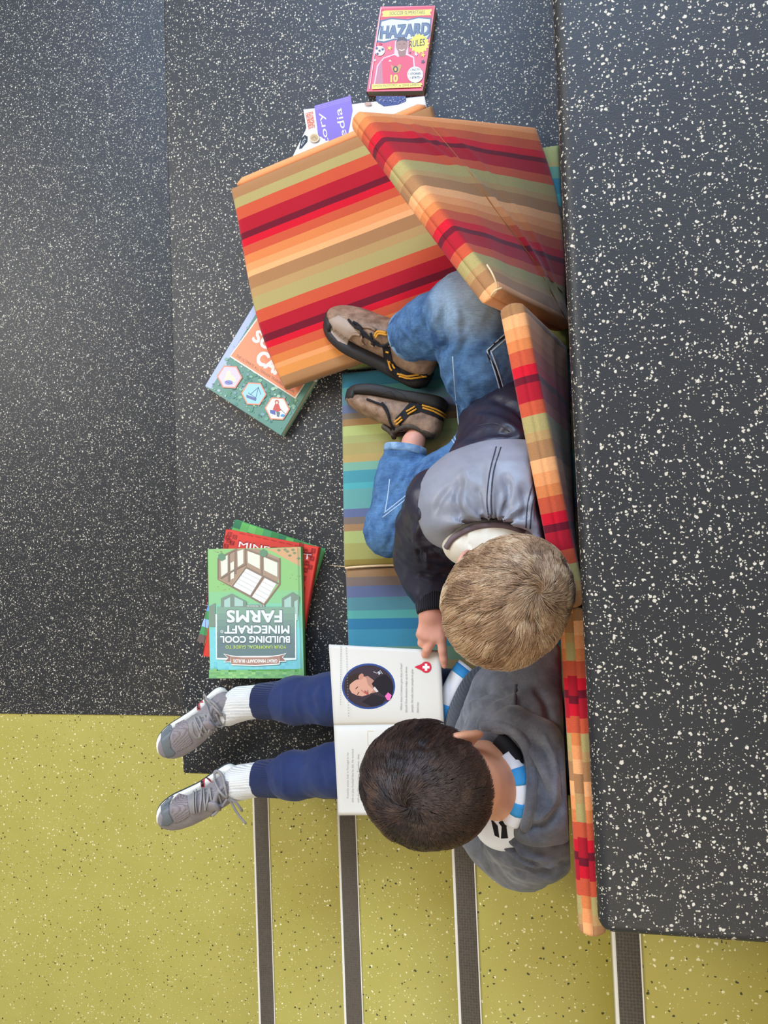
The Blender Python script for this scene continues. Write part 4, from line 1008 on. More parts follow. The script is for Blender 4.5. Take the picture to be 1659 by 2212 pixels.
# jeans
S = SDF((-.55, -.12, .028), (.03, .52, .34), .0034, .02)
S.chain([(P(1125, 915, .13), .088), (P(1110, 985, .13), .084)], .03)
S.chain([(hipR, .078), (P(1050, 780, .185), .072), (kneeR, .060)], .03); S.chain([(kneeR, .058), (P(935, 705, .150), .053), (P(880, 727, .105), .0475)], .025)
S.chain([(hipL, .076), (P(960, 1060, .115), .062), (kneeL, .046)], .03); S.chain([(kneeL, .046), (P(862, 1040, .09), .0425), (P(876, 972, .085), .039)], .018)
S.half(P(877, 974, .085), (.05, 1, 0) if False else (0, 0, -1), 0) if False else None
S.fn(folds(3, .0035, 38, (1, 1, 1))); S.fn(folds(4, .0018, 90, (1, 1, 1)))
S.g = np.maximum(S.g, .036 - (S._pts([0, 0, 0], S.n)[..., 2]))
def cut_tube(S, end, axis, rad):
    """trim a trouser leg straight across and hollow its opening"""
    axis = norm(axis); X = S._pts([0, 0, 0], S.n) - end; h = X @ axis; rr = np.linalg.norm(X - h[..., None] * axis, axis=-1)
    m = (rr < rad * 1.35) & (h > -.001) & (h < .05); S.g[m] = np.maximum(S.g[m], h[m].astype(np.float32) + 0.0)
    m = (rr < rad) & (h > -.012) & (h < .01); S.g[m] = np.maximum(S.g[m], (rad * .86 - rr[m]).astype(np.float32) if False else np.minimum(.5, (rad * .84 - rr[m])).astype(np.float32))
axR = norm(P(880, 727, .105) - kneeR); axL = norm(P(876, 968, .085) - P(862, 1060, .092))
cut_tube(S, P(884, 726, .105), axR, .046); cut_tube(S, P(876, 968, .085), axL, .038)
clip_mat(S); me = S.mesh('jeans', 2)
sculpt(me, [([(960, 645), (952, 700), (958, 745), (935, 765)], -0.0105, 9), ([(925, 655), (918, 700), (925, 745)], -0.0060, 8), ([(985, 660), (990, 730), (975, 770)], 0.0060, 10), ([(900, 668), (893, 720)], 0.0037, 8), ([(862, 700), (905, 752)], 0.0023, 5),
            ([(965, 790), (985, 860), (990, 930)], -.005, 10), ([(1000, 790), (1012, 860), (1006, 920)], .003, 9), ([(1030, 850), (1020, 920)], -.003, 8),
            ([(985, 985), (930, 1020), (880, 1080), (835, 1110)], .0045, 9), ([(960, 1000), (900, 1040), (850, 1100)], -.006, 9), ([(840, 1010), (828, 1070), (812, 1110)], -.004, 8), ([(870, 1120), (850, 1150), (835, 1190)], -.003, 7), ([(905, 1110), (890, 1150), (885, 1185)], -.0035, 7), ([(940, 1060), (925, 1110), (915, 1150)], -.004, 8), ([(835, 985), (930, 1000)], -.003, 6), ([(875, 1000), (868, 1030), (840, 1060)], .003, 6)])
jeans = link('jeans', me, M['denim'], tB); jb = bvh_of(jeans)
cast_tubes('side_seam', jb, [[(985, 985), (935, 1020), (880, 1068), (830, 1108)], [(978, 992), (930, 1032), (875, 1080), (826, 1118)], [(842, 1035), (838, 1070), (832, 1105)], [(978, 770), (984, 850), (992, 930), (986, 975)]], .0012, M['thread_blue'], jeans, 0)
cast_tubes('pocket_stitching', jb, [[(1098, 715), (1052, 757)], [(1052, 757), (1068, 800), (1082, 848)], [(1060, 757), (1075, 798), (1089, 842)], [(1104, 722), (1060, 760)]], .0012, M['thread_blue'], jeans, .0003, n=4)
cast_tubes('pocket_seam', jb, [[(1110, 712), (1056, 757), (1071, 800), (1086, 850)]], .0022, M['black_web'], jeans, -.0006, n=6)
cast_tubes('fly_seam', jb, [[(976, 926), (985, 950), (998, 962)], [(972, 934), (978, 952), (992, 968)]], .0013, M['thread_blue'], jeans)
# rolled hems
def hem(end, ax, rad, w_, name, parent, mat, flat=.35, sy=1.0):
    f_, l_, u_ = frame(ax, (0, 0, 1)); pts = [end + (l_ * math.cos(a) + u_ * math.sin(a) * sy) * rad for a in np.linspace(0, 2 * math.pi, 33)]
    V, Fc = [], []; K = 10
    for i in range(32):
        a = 2 * math.pi * i / 32; rd = l_ * math.cos(a) + u_ * math.sin(a) * sy
        for k in range(K):
            b = 2 * math.pi * k / K; V.append(end + rd * (rad + .0026 * math.cos(b)) - f_ * (w_ / 2 - w_ / 2 * math.sin(b)))
    for i in range(32):
        for k in range(K): a, b = i * K + k, i * K + (k + 1) % K; c_, d_ = ((i + 1) % 32) * K + k, ((i + 1) % 32) * K + (k + 1) % K; Fc.append((a, b, d_, c_))
    return link(name, mesh(name, V, Fc), mat, parent)
hem(P(884, 726, .105) + axR * .002, axR, .0455, .013, 'hem', jeans, M['denim_hem']); hem(P(876, 968, .085) + axL * .003, axL, .0375, .015, 'hem', jeans, M['denim_hem'])

# jacket (dark nylon): torso + sleeves
S = SDF((-.36, -.22, .04), (.035, .46, .50), .0034, .02)
S.chain([(P(1120, 860, .13), .088), (P(1120, 950, .17), .094), (chest, .098)], .04); S.chain([(chest, .09), (P(1110, 1120, .325), .058)], .04)
S.chain([(shR, .052), (P(930, 1150, .24), .053), (elR, .050)], .03); S.chain([(elR, .050), (P(928, 1255, .205), .042), (P(935, 1280, .214), .032)], .02)
S.chain([(shL, .055), (elL, .044), (P(1110, 1318, .25), .032)], .03)
S.fn(folds(11, .0045, 34)); S.fn(folds(12, .0022, 80))
clip_mat(S); me = S.mesh('jacket', 2)
sculpt(me, [([(1000, 950), (1060, 930), (1120, 935)], -0.0075, 9), ([(1020, 900), (1080, 910), (1150, 960)], 0.0060, 10), ([(1060, 860), (1110, 880), (1150, 920)], -0.0060, 9), ([(895, 1120), (930, 1140), (965, 1135)], -0.0075, 8), ([(890, 1160), (925, 1170), (960, 1160)], 0.0060, 9), ([(895, 1200), (930, 1195), (965, 1205)], -0.0075, 8), ([(905, 1240), (940, 1248), (970, 1240)], -0.0060, 7), ([(900, 1180), (915, 1215), (950, 1225)], -0.0060, 6), ([(930, 1110), (950, 1150), (975, 1190)], -0.0060, 6), ([(895, 1140), (910, 1180), (925, 1230)], 0.0060, 8), ([(925, 1200), (960, 1185), (985, 1170)], 0.0060, 7), ([(1040, 960), (1100, 950), (1160, 975)], -0.0045, 6), ([(915, 1090), (905, 1130), (900, 1160)], 0.0060, 8)])
jacket = link('jacket', me, M['nylon_dark'], tB); kb = bvh_of(jacket)
cast_tubes('seam', kb, [[(1032, 920), (1070, 915), (1100, 932)], [(905, 1100), (915, 1135), (935, 1160)]], .0009, M['thread_dark'], jacket, .0002)
# knit cuff
S = SDF((-.26, -.13, .12), (-.12, .02, .27), .0028, .012)
cA, cB = P(934, 1281, .216), P(937, 1318, .225); S.chain([(cA, .031), (cB, .0285)], 0)
m0 = norm(cB - cA); S.half(cB + m0 * .004, m0); S.half(cA - m0 * .004, -m0)
link('cuff', S.mesh('cuff', 2), M['knit_black'], jacket)
# hood lying back, open towards the head
hc = P(1072, 1072, .365); hf_, hl_, hu_ = frame(P(1078, 1160, .39) - P(1065, 980, .33), (0.05, 0, 1))
S = SDF(hc - .17, hc + .17, .0032, .02)
S.ell(hc, (.088, .104, .060), np.array([hf_, hl_, hu_]), 0); S.ell(hc - hl_ * -.04 - hf_ * .0, (.070, .075, .056), np.array([hf_, hl_, hu_]), .03)
S.ell(P(985, 1090, .345), (.070, .060, .045), np.array([hf_, hl_, hu_]), .03); S.ell(P(1165, 1105, .365), (.088, .062, .05), np.array([hf_, hl_, hu_]), .03); S.ell(P(1200, 1150, .375), (.055, .045, .045), np.array([hf_, hl_, hu_]), .03)
S.ell(P(1058, 1178, .40), (.036, .064, .045), np.array([hf_, hl_, hu_]), .012, 'sub')
def gathers(X):
    r = X - P(1070, 1180, .38); a = np.arctan2(r @ hl_, -(r @ hf_)); d = np.linalg.norm(r, axis=1)
    return -.0028 * np.sin(a * 13 + .8 * np.sin(a * 5)) * np.exp(-((d - .055) / .05) ** 2)
S.fn(gathers); S.fn(folds(21, .0025, 26))
clip_mat(S, -.016); me = S.mesh('hood', 2)
sculpt(me, [([(996, 1128), (985, 1080), (1000, 1030)], -.008, 10), ([(1038, 1118), (1035, 1080), (1030, 1050)], -.005, 8), ([(1085, 1118), (1098, 1070), (1092, 1030)], -.008, 9), ([(1127, 1124), (1135, 1090), (1128, 1050)], -.005, 8), ([(940, 1110), (950, 1080), (975, 1050)], -.005, 8), ([(1010, 1000), (1000, 1060), (1010, 1110)], .004, 12), ([(1060, 980), (1055, 1050), (1062, 1120)], .003, 10), ([(1160, 1130), (1165, 1080)], -.004, 8)])
hood = link('hood', me, M['nylon_grey'], tB); hb_ = bvh_of(hood)
cast_tubes('hood_seam', hb_, [[(1072, 965), (1058, 1020), (1052, 1080), (1056, 1125)], [(1082, 966), (1066, 1020), (1061, 1080), (1064, 1125)], [(1152, 1038), (1140, 1090), (1136, 1140)], [(1162, 1042), (1150, 1090), (1145, 1142)]], .0011, M['thread_dark'], hood, -.0002)
S = SDF(hc - .17, hc + .17, .004, .02)
S.ell(P(1066, 1172, .376), (.040, .062, .040), np.array([hf_, hl_, hu_]), 0); S.ell(P(1000, 1172, .372), (.026, .030, .030), np.array([hf_, hl_, hu_]), .02); S.fn(folds(5, .003, 40))
me = S.mesh('lining', 2); sculpt(me, [([(1005, 1150), (1008, 1170), (1018, 1185)], -.004, 4), ([(1060, 1142), (1062, 1165)], -.002, 4)])
link('lining', me, M['lining'], hood)
hl2 = bvh_of(hood, [o for o in hood.children if o.name.startswith('lining')][0])
lo_ = []
for x_, y_ in ((966, 1182), (980, 1163), (1002, 1149), (1025, 1140), (1055, 1135), (1085, 1136), (1115, 1143), (1138, 1152), (1158, 1166)):
    q_ = cast(hl2, x_, y_, .0015); lo_.append(q_ if q_ is not None else P(x_, y_, .37))
tubes('binding', [(spline(lo_, 6), .0045)], M['hood_trim'], hood, 8)
tubes('elastic_cord', [([P(957, 1172, .365), P(964, 1180, .366), P(975, 1186, .362), P(984, 1184, .36)], .004)], M['thread_dark'], hood, 8)

# fair hair
def regB(p):
    # 1 where hair grows: above an edge that runs from the forehead over the ears to the nape
    lim = np.where(p[:, 0] > 0, .28 - .0 * p[:, 0] - .55 * (p[:, 0] < .55), -.62)
    lim = np.interp(p[:, 0], [-1, -.5, -.2, .1, .35, .6, 1], [-.80, -.72, -.30, -.05, -.15, .05, .18])
    return np.clip((p[:, 2] - lim) / .08, 0, 1)
BH = [(122, 88, 62), (166, 126, 90), (206, 164, 122), (234, 200, 158), (252, 230, 196)]
wv = P(1150, 1282, .52) - headB; whB = np.array([wv @ fB, wv @ lB, wv @ uB]); whB = norm(whB / np.array([.1, .085, .092]))
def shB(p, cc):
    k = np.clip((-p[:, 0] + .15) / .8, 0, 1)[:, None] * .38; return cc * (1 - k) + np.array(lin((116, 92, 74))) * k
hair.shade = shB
S = SDF(headB - .14, headB + .14, .004, .02); S.ell(headB - fB * .006 + uB * .012, (.0835, .0705, .0770), np.array([fB, lB, uB]), 0)
S.half(headB - uB * .030 + fB * .0, norm(-uB * .9 + fB * .42)); 
link('scalp_hair', S.mesh('scalp_hair', 1), m_plain('fair_underhair', (128, 98, 68), .8, .1, .2, 200), tB)
ellB = (.0830, .0700, .0775)
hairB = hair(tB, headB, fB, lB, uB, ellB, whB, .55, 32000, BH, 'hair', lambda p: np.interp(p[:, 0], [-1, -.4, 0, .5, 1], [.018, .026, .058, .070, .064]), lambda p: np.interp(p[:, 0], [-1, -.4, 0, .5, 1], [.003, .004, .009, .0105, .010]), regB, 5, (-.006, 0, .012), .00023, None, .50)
# ================================================================== READER WITH DARK HAIR
tD = empty('person', tuple(P(1170, 1640, .034)), 'dark-haired child in a charcoal hoodie and navy joggers, legs stretched over the edge', 'person')
headD = P(934, 1690, .445)
fD, lD, uD = frame((-.80, .14, -.62), (-.1, 0.02, 1))
pvD, chD, nkD = P(1150, 1650, .125), P(1140, 1680, .25), P(1076, 1692, .35)
legs = {'R': [P(1100, 1560, .115), P(830, 1500, .112), P(575, 1513, .062)], 'L': [P(1110, 1700, .115), P(830, 1655, .112), P(575, 1680, .062)]}
shRd, elRd, wrRd = P(1130, 1530, .30), P(1075, 1540, .22), P(965, 1655, .19)
shLd, elLd, wrLd = P(1150, 1808, .29), P(1108, 1832, .205), P(985, 1745, .185)
S = SDF((-.80, -.50, .025), (.03, -.05, .58), .0026, .014)
S.chain([(pvD, .072), (chD, .07)], .03).chain([(chD, .065), (nkD, .046)], .03).chain([(nkD, .043), (headD - uD * .045 - fD * .030, .043)], .02)
for k, L_ in legs.items(): S.chain([(L_[0], .056), (L_[1], .036), (L_[2], .024)], .02)
ankD = {'R': P(520, 1520, .058), 'L': P(520, 1690, .058)}
toeD = {'R': P(390, 1600, .06), 'L': P(390, 1750, .06)}
for k in 'RL': S.chain([(legs[k][2], .026), (ankD[k], .025), (ankD[k] * .6 + toeD[k] * .4, .015), (toeD[k] * .8 + ankD[k] * .2, .011)], .01)
S.chain([(shRd, .030), (elRd, .024), (wrRd, .018)], .02); S.chain([(shLd, .030), (elLd, .024), (wrLd, .018)], .02)
hand_sdf(S, wrRd, (-.9, -.3, -.15), (0, 0, 1), -1, .86); hand_sdf(S, wrLd, (-.8, .5, -.15), (0, 0, 1), 1, .86)
head_sdf(S, headD, fD, lD, uD, .93)
ear_sdf(S, P(1005, 1590, .447), fD, lD, uD, -1, 1.1, .45); ear_sdf(S, headD + lD * .066 - uD * .022 - fD * .01, fD, lD, uD, 1, .92)
S.chain([(P(1045, 1640, .37), .026), (P(1078, 1668, .36), .038)], .015)
bodyD = link('body', (clip_mat(S, .006), S.mesh('body', 2))[1], M['skin_d'], tD)

# joggers
S = SDF((-.62, -.47, .0), (.03, -.05, .26), .0034, .02)
S.chain([(P(1150, 1590, .12), .084), (P(1150, 1700, .12), .084)], .04)
R_ = [(P(1080, 1540, .118), .072), (P(830, 1500, .112), .052), (P(720, 1508, .088), .046), (P(635, 1513, .070), .042), (P(600, 1515, .064), .037)]
L_ = [(P(1080, 1690, .118), .072), (P(830, 1655, .112), .052), (P(720, 1664, .088), .047), (P(635, 1676, .070), .042), (P(600, 1680, .064), .037)]
S.chain(R_, .02); S.chain(L_, .02); S.fn(folds(31, .0034, 34)); S.fn(folds(32, .0014, 80)); 
clip_mat(S); me = S.mesh('joggers', 2)
sculpt(me, [([(690, 1470), (672, 1500), (680, 1540)], -.004, 7), ([(650, 1480), (640, 1510), (650, 1550)], .003, 7), ([(700, 1480), (704, 1530)], -.003, 6), ([(690, 1630), (655, 1650), (640, 1665)], -.0022, 4), ([(690, 1650), (700, 1700)], -.003, 7), ([(612, 1480), (610, 1550)], .002, 4), ([(610, 1640), (612, 1715)], .002, 4), ([(640, 1560), (700, 1566)], .002, 6)])
jog = link('joggers', me, M['jogger'], tD)
for k, yy in (('R', 1514), ('L', 1681)):
    a, b = P(612, yy - 1, .066), P(556, yy + 1, .060); ax = norm(b - a); S = SDF(np.minimum(a, b) - .05, np.maximum(a, b) + .05, .0026, .012)
    S.chain([(a, .0375), ((a + b) / 2, .0355), (b, .0335)], 0); S.half(b, ax); S.half(a - ax * .004, -ax)
    X = S._pts([0, 0, 0], S.n) - b; h = X @ ax; rr = np.linalg.norm(X - h[..., None] * ax, axis=-1); m = (rr < .0305) & (h > -.012); S.g[m] = np.maximum(S.g[m], (.0300 - rr[m]).astype(np.float32))
    link('ankle_cuff', S.mesh('ankle_cuff', 1), M['jogger_cuff'], jog)
# socks
for k in 'RL':
    a = P(575, 1513 if k == 'R' else 1680, .061); b = ankD[k]; d_ = norm(toeD[k] - b)
    S = SDF(np.minimum(a, b) - .07, np.maximum(a, b) + .07, .0026, .012); S.chain([(a, .0300), (a * .5 + b * .5, .0298), (b, .0310), (b + d_ * .03, .028)], .01); S.fn(lambda X: .0002 * np.sin(X[:, 0] * 900))
    link('sock', S.mesh('sock', 1), M['sock'], tD)
# hoodie
S = SDF((-.26, -.54, .06), (.03, -.02, .50), .0034, .02)
S.chain([(P(1145, 1600, .13), .078), (P(1140, 1640, .22), .092), (P(1140, 1680, .30), .085)], .04)
S.ell(P(1112, 1560, .2), (.070, .080, .065), None, .04)
S.chain([(P(1160, 1460, .24), .060), (P(1140, 1600, .29), .085), (P(1155, 1772, .28), .074)], .04)
S.chain([(P(1145, 1500, .27), .060), (P(1095, 1510, .235), .054), (P(1062, 1560, .21), .042), (P(995, 1640, .19), .034)], .03)
S.chain([(shLd, .062), (P(1128, 1836, .22), .054), (P(1090, 1828, .185), .047), (P(1000, 1765, .18), .036)], .03)
S.chain([(P(1060, 1690, .40), .050), (P(1100, 1700, .37), .056)], .02, 'sub'); S.fn(folds(41, .0042, 30)); S.fn(folds(42, .0020, 75))
clip_mat(S); me = S.mesh('hoodie', 2)
sculpt(me, [([(1045, 1530), (1075, 1500), (1130, 1480)], -0.0075, 10), ([(1010, 1560), (1045, 1560), (1085, 1545)], -0.0075, 9), ([(1055, 1580), (1100, 1560), (1115, 1500)], 0.0060, 9), ([(1060, 1820), (1100, 1860), (1170, 1885), (1225, 1860)], -0.0090, 8), ([(1055, 1845), (1100, 1880), (1160, 1900)], -0.0060, 7), ([(1090, 1815), (1130, 1845), (1200, 1860)], 0.0060, 8), ([(1065, 1790), (1080, 1820), (1120, 1840)], -0.0075, 8), ([(1170, 1800), (1200, 1820), (1230, 1800)], -0.0075, 8), ([(1010, 1510), (1035, 1500), (1050, 1490)], -0.0045, 5), ([(1040, 1800), (1060, 1850), (1110, 1890)], 0.0075, 6), ([(1100, 1840), (1150, 1870), (1215, 1870)], 0.0075, 6), ([(1075, 1800), (1120, 1850), (1190, 1880)], -0.0090, 6), ([(1065, 1860), (1110, 1895)], -0.0060, 6), ([(1000, 1545), (1030, 1520), (1075, 1515)], 0.0060, 7), ([(1020, 1500), (1060, 1490), (1090, 1500)], -0.0075, 7), ([(1150, 1480), (1180, 1520), (1190, 1580)], -0.0060, 10)])
hoodie = link('hoodie', me, M['hoodie'], tD); qb = bvh_of(hoodie)
cast_tubes('shoulder_seam', qb, [[(1115, 1478), (1113, 1530), (1118, 1572), (1160, 1580), (1200, 1600)]], .0022, M['thread_dark'], hoodie, -.0004)
# hood of the hoodie around the neck
nc = P(1120, 1690, .375)
S = SDF(nc - .16, nc + .16, .0034, .02)
hp = [(P(1052, 1566, .34), .018), (P(1110, 1566, .365), .022), (P(1165, 1600, .37), .026), (P(1190, 1670, .372), .034), (P(1188, 1740, .37), .034), (P(1160, 1780, .36), .026), (P(1090, 1803, .315), .020)]
S.chain(hp, .02); S.ell(P(1205, 1690, .32), (.045, .085, .06), None, .03)
S.fn(folds(51, .0030, 30)); clip_mat(S); me = S.mesh('hoodie_hood', 2)
sculpt(me, [([(1090, 1590), (1130, 1620), (1160, 1680), (1190, 1740)], -0.0090, 8), ([(1120, 1590), (1160, 1640), (1190, 1700)], 0.0060, 9), ([(1130, 1790), (1180, 1780), (1215, 1740)], -0.0090, 8), ([(1205, 1620), (1218, 1680), (1222, 1740)], -0.0075, 7), ([(1045, 1572), (1105, 1585), (1140, 1630), (1152, 1690), (1148, 1750), (1130, 1790)], 0.0060, 5), ([(1060, 1590), (1110, 1605), (1135, 1650)], -0.0075, 5), ([(1150, 1600), (1190, 1640), (1205, 1700)], -0.0075, 8), ([(1175, 1590), (1200, 1660), (1195, 1730), (1160, 1780)], 0.0075, 7)])
hh = link('hoodie_hood', me, M['hoodie'], hoodie); hv = bvh_of(hh, hoodie)
ed = [q_ for q_ in (cast(hv, x_, y_, -.003) for x_, y_ in ((1040, 1570), (1075, 1566), (1108, 1578), (1132, 1606), (1146, 1650), (1150, 1700), (1145, 1750), (1130, 1790))) if q_ is not None]
tubes('hood_edge', [(spline(ed, 6), .0075)], M['hoodie'], hoodie, 10)
# hem rib and football shirt below it
def arc(px, z, n=8): return spline([P(x, y, zz) for (x, y), zz in zip(px, z)], n)
tubes('waist_rib', [(arc([(1052, 1450), (1022, 1475), (1000, 1512), (984, 1556), (978, 1590)], [.20, .20, .195, .19, .18]), .0165)], M['hoodie_rib'], hoodie, 14, .8)
sh_p = arc([(1012, 1440), (992, 1468), (976, 1502), (966, 1545), (960, 1585)], [.175, .18, .178, .172, .165], 5)
shirt = tubes('shirt_hem', [(sh_p, .019)], M['jersey_w'], tD, 14, .7)
n_ = len(sh_p)
[tubes('blue_trim', [(q_, .0196)], M['jersey_b'], shirt, 14, .7) for q_ in (sh_p[1:5], sh_p[12:19])]
# shirt: collar band and printed shoulder
col_p = arc([(1096, 1630), (1114, 1660), (1123, 1700), (1119, 1740), (1104, 1775)], [.378, .386, .390, .386, .376], 6)
co = tubes('collar', [(col_p, .0125)], M['jersey_w'], tD, 12, 1.0)
[tubes('blue_trim', [(q_, .0132)], M['jersey_b'], co, 12) for q_ in (col_p[6:12], col_p[16:21])]
cb2 = arc([(1080, 1594), (1096, 1612), (1108, 1634), (1113, 1655)], [.366, .372, .378, .382], 6); tubes('dark_undershirt', [(cb2, .0135)], M['jersey_k'], tD, 12)
S = SDF(P(1085, 1795, .31) - .08, P(1085, 1795, .36) + .08, .003, .015); S.ell(P(1088, 1785, .325), (.042, .034, .028), None, 0); S.ell(P(1105, 1765, .345), (.030, .030, .022), None, .02); sy = link('shirt', S.mesh('shirt', 2), M['jersey_w'], tD)
A = Art(Surf(bvh_of(sy)), .0006, .0001, 5)
A.poly([c6(985, 846), c6(1068, 846), c6(1020, 882), c6(990, 905), c6(1000, 978), c6(955, 980), c6(960, 905), c6(940, 880)], (24, 22, 24)); A.poly([c6(890, 850), c6(935, 900), c6(945, 975), c6(915, 960)], (24, 22, 24))
A.make('shirt_print', M['page_ink'], sy)

# dark hair
def regD(p):
    lim = np.interp(p[:, 0], [-1, -.6, -.35, -.1, .1, .35, .6, 1], [-.44, -.40, -.24, .04, .10, -.02, .12, .20])
    return np.clip((p[:, 2] - lim) / .10, 0, 1)
DH = [(28, 20, 18), (44, 31, 27), (62, 44, 37), (84, 60, 48), (108, 80, 62)]
wv = P(884, 1737, .53) - headD; whD = norm(np.array([wv @ fD, wv @ lD, wv @ uD]) / np.array([.1, .085, .092]))
def shD(p, cc): k = np.clip((-p[:, 0] - .25) / .5, 0, 1)[:, None] * .35; return cc * (1 - k) + np.array(lin((98, 70, 46))) * k
hair.shade = shD
S = SDF(headD - .14, headD + .14, .004, .02); S.ell(headD - fD * .008 + uD * .012, (.0850, .0720, .0780), np.array([fD, lD, uD]), 0); S.half(headD - uD * .012, norm(-uD * .93 + fD * .16))
link('scalp_hair', S.mesh('scalp_hair', 1), m_plain('dark_underhair', (40, 28, 24), .8, .1, .2, 200), tD)
ellD = (.0862, .0732, .0792)
hair(tD, headD, fD, lD, uD, ellD, whD, -.6, 36000, DH, 'hair', lambda p: np.interp(p[:, 0], [-1, -.5, -.1, .5, 1], [.008, .014, .036, .046, .044]), lambda p: np.interp(p[:, 0], [-1, -.5, -.1, .5, 1], [.001, .002, .0065, .009, .009]), regD, 9, (-.008, 0, .012), .00022, None, .26)
hair.shade = None
# ================================================================== SHOES
def shoe(root, name, o, f, u, L, style, side=1, hs=1.0, rc=.175):
    f, l, u = frame(f, u); o = np.array(o); F0 = (o, f, l * side, u); k = L / .2
    e = bpy.data.objects.new(name, None); COL.objects.link(e); e.parent = root
    st = [(0, .012, .006, .022), (.03, .021, .003, .027), (.1, .0265, .001, .028), (.25, .0275, .001, .026), (.42, .0285, .002, .024), (.58, .0335, .001, .024), (.72, .0370, .001, .024), (.85, .0345, .004, .026), (.93, .027, .008, .029), (.98, .016, .013, .030), (1, .008, .017, .029)]
    ys = lambda t: .004 * math.sin(math.pi * min(1, t)) - .008 * max(0, t - .6)
    if style == 'trainer': zt = [(0, .030, .060), (.06, .026, .070), (.15, .022, .070), (.3, .022, .066), (.4, .02, .069), (.5, .02, .064), (.65, .02, .054), (.8, .021, .045), (.9, .022, .040), (.96, .024, .036), (1, .027, .031)]
    else: zt = [(0, .030, .058), (.06, .024, .068), (.15, .02, .066), (.3, .02, .062), (.4, .02, .067), (.5, .02, .063), (.65, .02, .055), (.8, .021, .048), (.9, .022, .042), (.96, .024, .037), (1, .027, .031)]
    zt = [(a, b, c * hs) for a, b, c in zt]; s1 = []
    if style == 'trainer': st = [(a, b, c, d - .006) for a, b, c, d in st]; zt = [(a, b - .007, c) for a, b, c in zt]
    for r in smooth_tab([(a, b * k, c * k, d * k) for a, b, c, d in st], 34): s1.append((r[0], r[1] * 1.03, r[2], r[3], ys(r[0]) * k, .55))
    sole = loft('sole', F0, L, s1, M['midsole'] if style == 'trainer' else M['black_rubber'], e, 40)
    if style == 'trainer':
        s0 = [(t, w_ * .97, zb - .0035 * k, zb + .0045 * k, y_, .6) for (t, w_, zb, z1_, y_, q) in s1]; loft('outsole', F0, L, s0, M['outsole'], e, 40)
    s2 = []
    for r in smooth_tab([(a, b[1] * k, c[1] * k, c[2] * k) for a, b, c in [(q[0], next(x for x in [(s_[0], np.interp(q[0], [y[0] for y in st], [y[1] for y in st])) for s_ in st]), q) for q in zt]], 40):
        t = r[0]; w_ = np.interp(t, [y[0] for y in st], [y[1] for y in st]) * k; s2.append((t * .985 + .004, w_ * ((.93 if t > .4 else .90) + (.05 if style == 'trainer' else 0)), r[2], r[3], ys(t) * k, .78 if t > .35 else .62))
    upper = loft('upper', F0, L, s2, M['mesh_grey'] if style == 'trainer' else M['leather'], e, 40)
    # collar ring
    cc = o + f * (rc * L) + u * (.064 * k * hs); ring = [cc + f * (math.cos(a) * .034 * k) + l * (math.sin(a) * .0205 * k) + u * (.006 * k * math.cos(a * 2) + .004 * k * math.cos(a)) for a in np.linspace(0, 2 * math.pi, 29)]
    tubes('collar', [(ring, .0055 * k)], M['mesh_grey'] if style == 'trainer' else M['dark_mesh'], e, 10)
    tg = [cc + f * .030 * k + u * .016 * k, cc + f * .040 * k + u * .006 * k, cc + f * .055 * k - u * .001 * k]
    tubes('tongue', [(spline(tg, 5), [.0135 * k] * 4 + [.015 * k] * 8)], M['mesh_grey'] if style == 'trainer' else M['dark_mesh'], e, 12, .35, u)
    if style == 'boot':
        sb = [(t, w_ * 1.02, zb + .014 * k, zb + .030 * k, y_, .7) for (t, w_, zb, z1_, y_, q) in s1 if t > .86]
        loft('toe_bumper', F0, L, [(t, w_ * .99, .010 * k, (.040 if t < .96 else .034) * k, y_, .75) for (t, w_, zb, z1_, y_, q) in s1 if t > .87], M['black_rubber'], e, 32)
    bpy.context.view_layer.update()
    return e, bvh_of(upper, sole), F0
def decal(bv, e, name, poly, mat, off=.0012, thick=.0016, step=3.0):
    A = Art(Surf(bv), off, 0, step); A.poly(poly, (128, 128, 128)); o = A.make(name, mat, e, thick)
    return o
def s8(X, Y): return (300 + X * .24111, 1450 + Y * .24111)
def S8(*p): return [s8(X, Y) for X, Y in p]

# hiking shoes of the fair-haired reader
oA = P(921, 838, .034); tA = P(706, 712, .050)
eA, bA, _ = shoe(tB, 'hiking_shoe', oA, tA - oA, (.40, .60, .66), np.linalg.norm(tA - oA) * 1.04, 'boot', 1, 1.2)
oB = P(968, 862, .052); t_B = P(766, 830, .045)
eB, bB, _ = shoe(tB, 'hiking_shoe', oB, t_B - oB, (-.10, -.96, .12), np.linalg.norm(t_B - oB) * 1.06, 'boot', -1, 1.17, .28)
def Q2(*p): return [c2(X, Y) for X, Y in p]
decal(bA, eA, 'side_webbing', Q2((962, 395), (1002, 402), (1014, 470), (1056, 528), (1120, 545), (1192, 540), (1190, 572), (1100, 578), (1040, 560), (985, 520), (972, 470)), M['black_web'])
decal(bA, eA, 'toe_panel', Q2((690, 262), (738, 240), (780, 262), (842, 330), (800, 350), (782, 392), (735, 372), (700, 330)), m_plain('greige_leather', (168, 146, 128), .6, .4, .12, 60), .0006, .0012)
cast_tubes('yellow_stripe', bA, [Q2((988, 472), (1000, 505), (1012, 522)), Q2((1002, 470), (1015, 500), (1026, 515)), Q2((1040, 536), (1100, 552), (1186, 545)), Q2((1050, 548), (1110, 563), (1184, 556))], .0018, M['yellow'], eA, .0030, .5)
cast_tubes('lace', bA, [Q2((790, 268), (830, 305), (870, 325), (905, 360), (945, 388), (985, 395)), Q2((815, 280), (850, 300), (880, 345), (930, 370), (960, 392), (1010, 375)), Q2((985, 395), (1010, 370), (1025, 345), (1035, 330)), Q2((850, 310), (870, 350)), Q2((905, 330), (925, 390))], .0021, M['black_web'], eA, .0042)
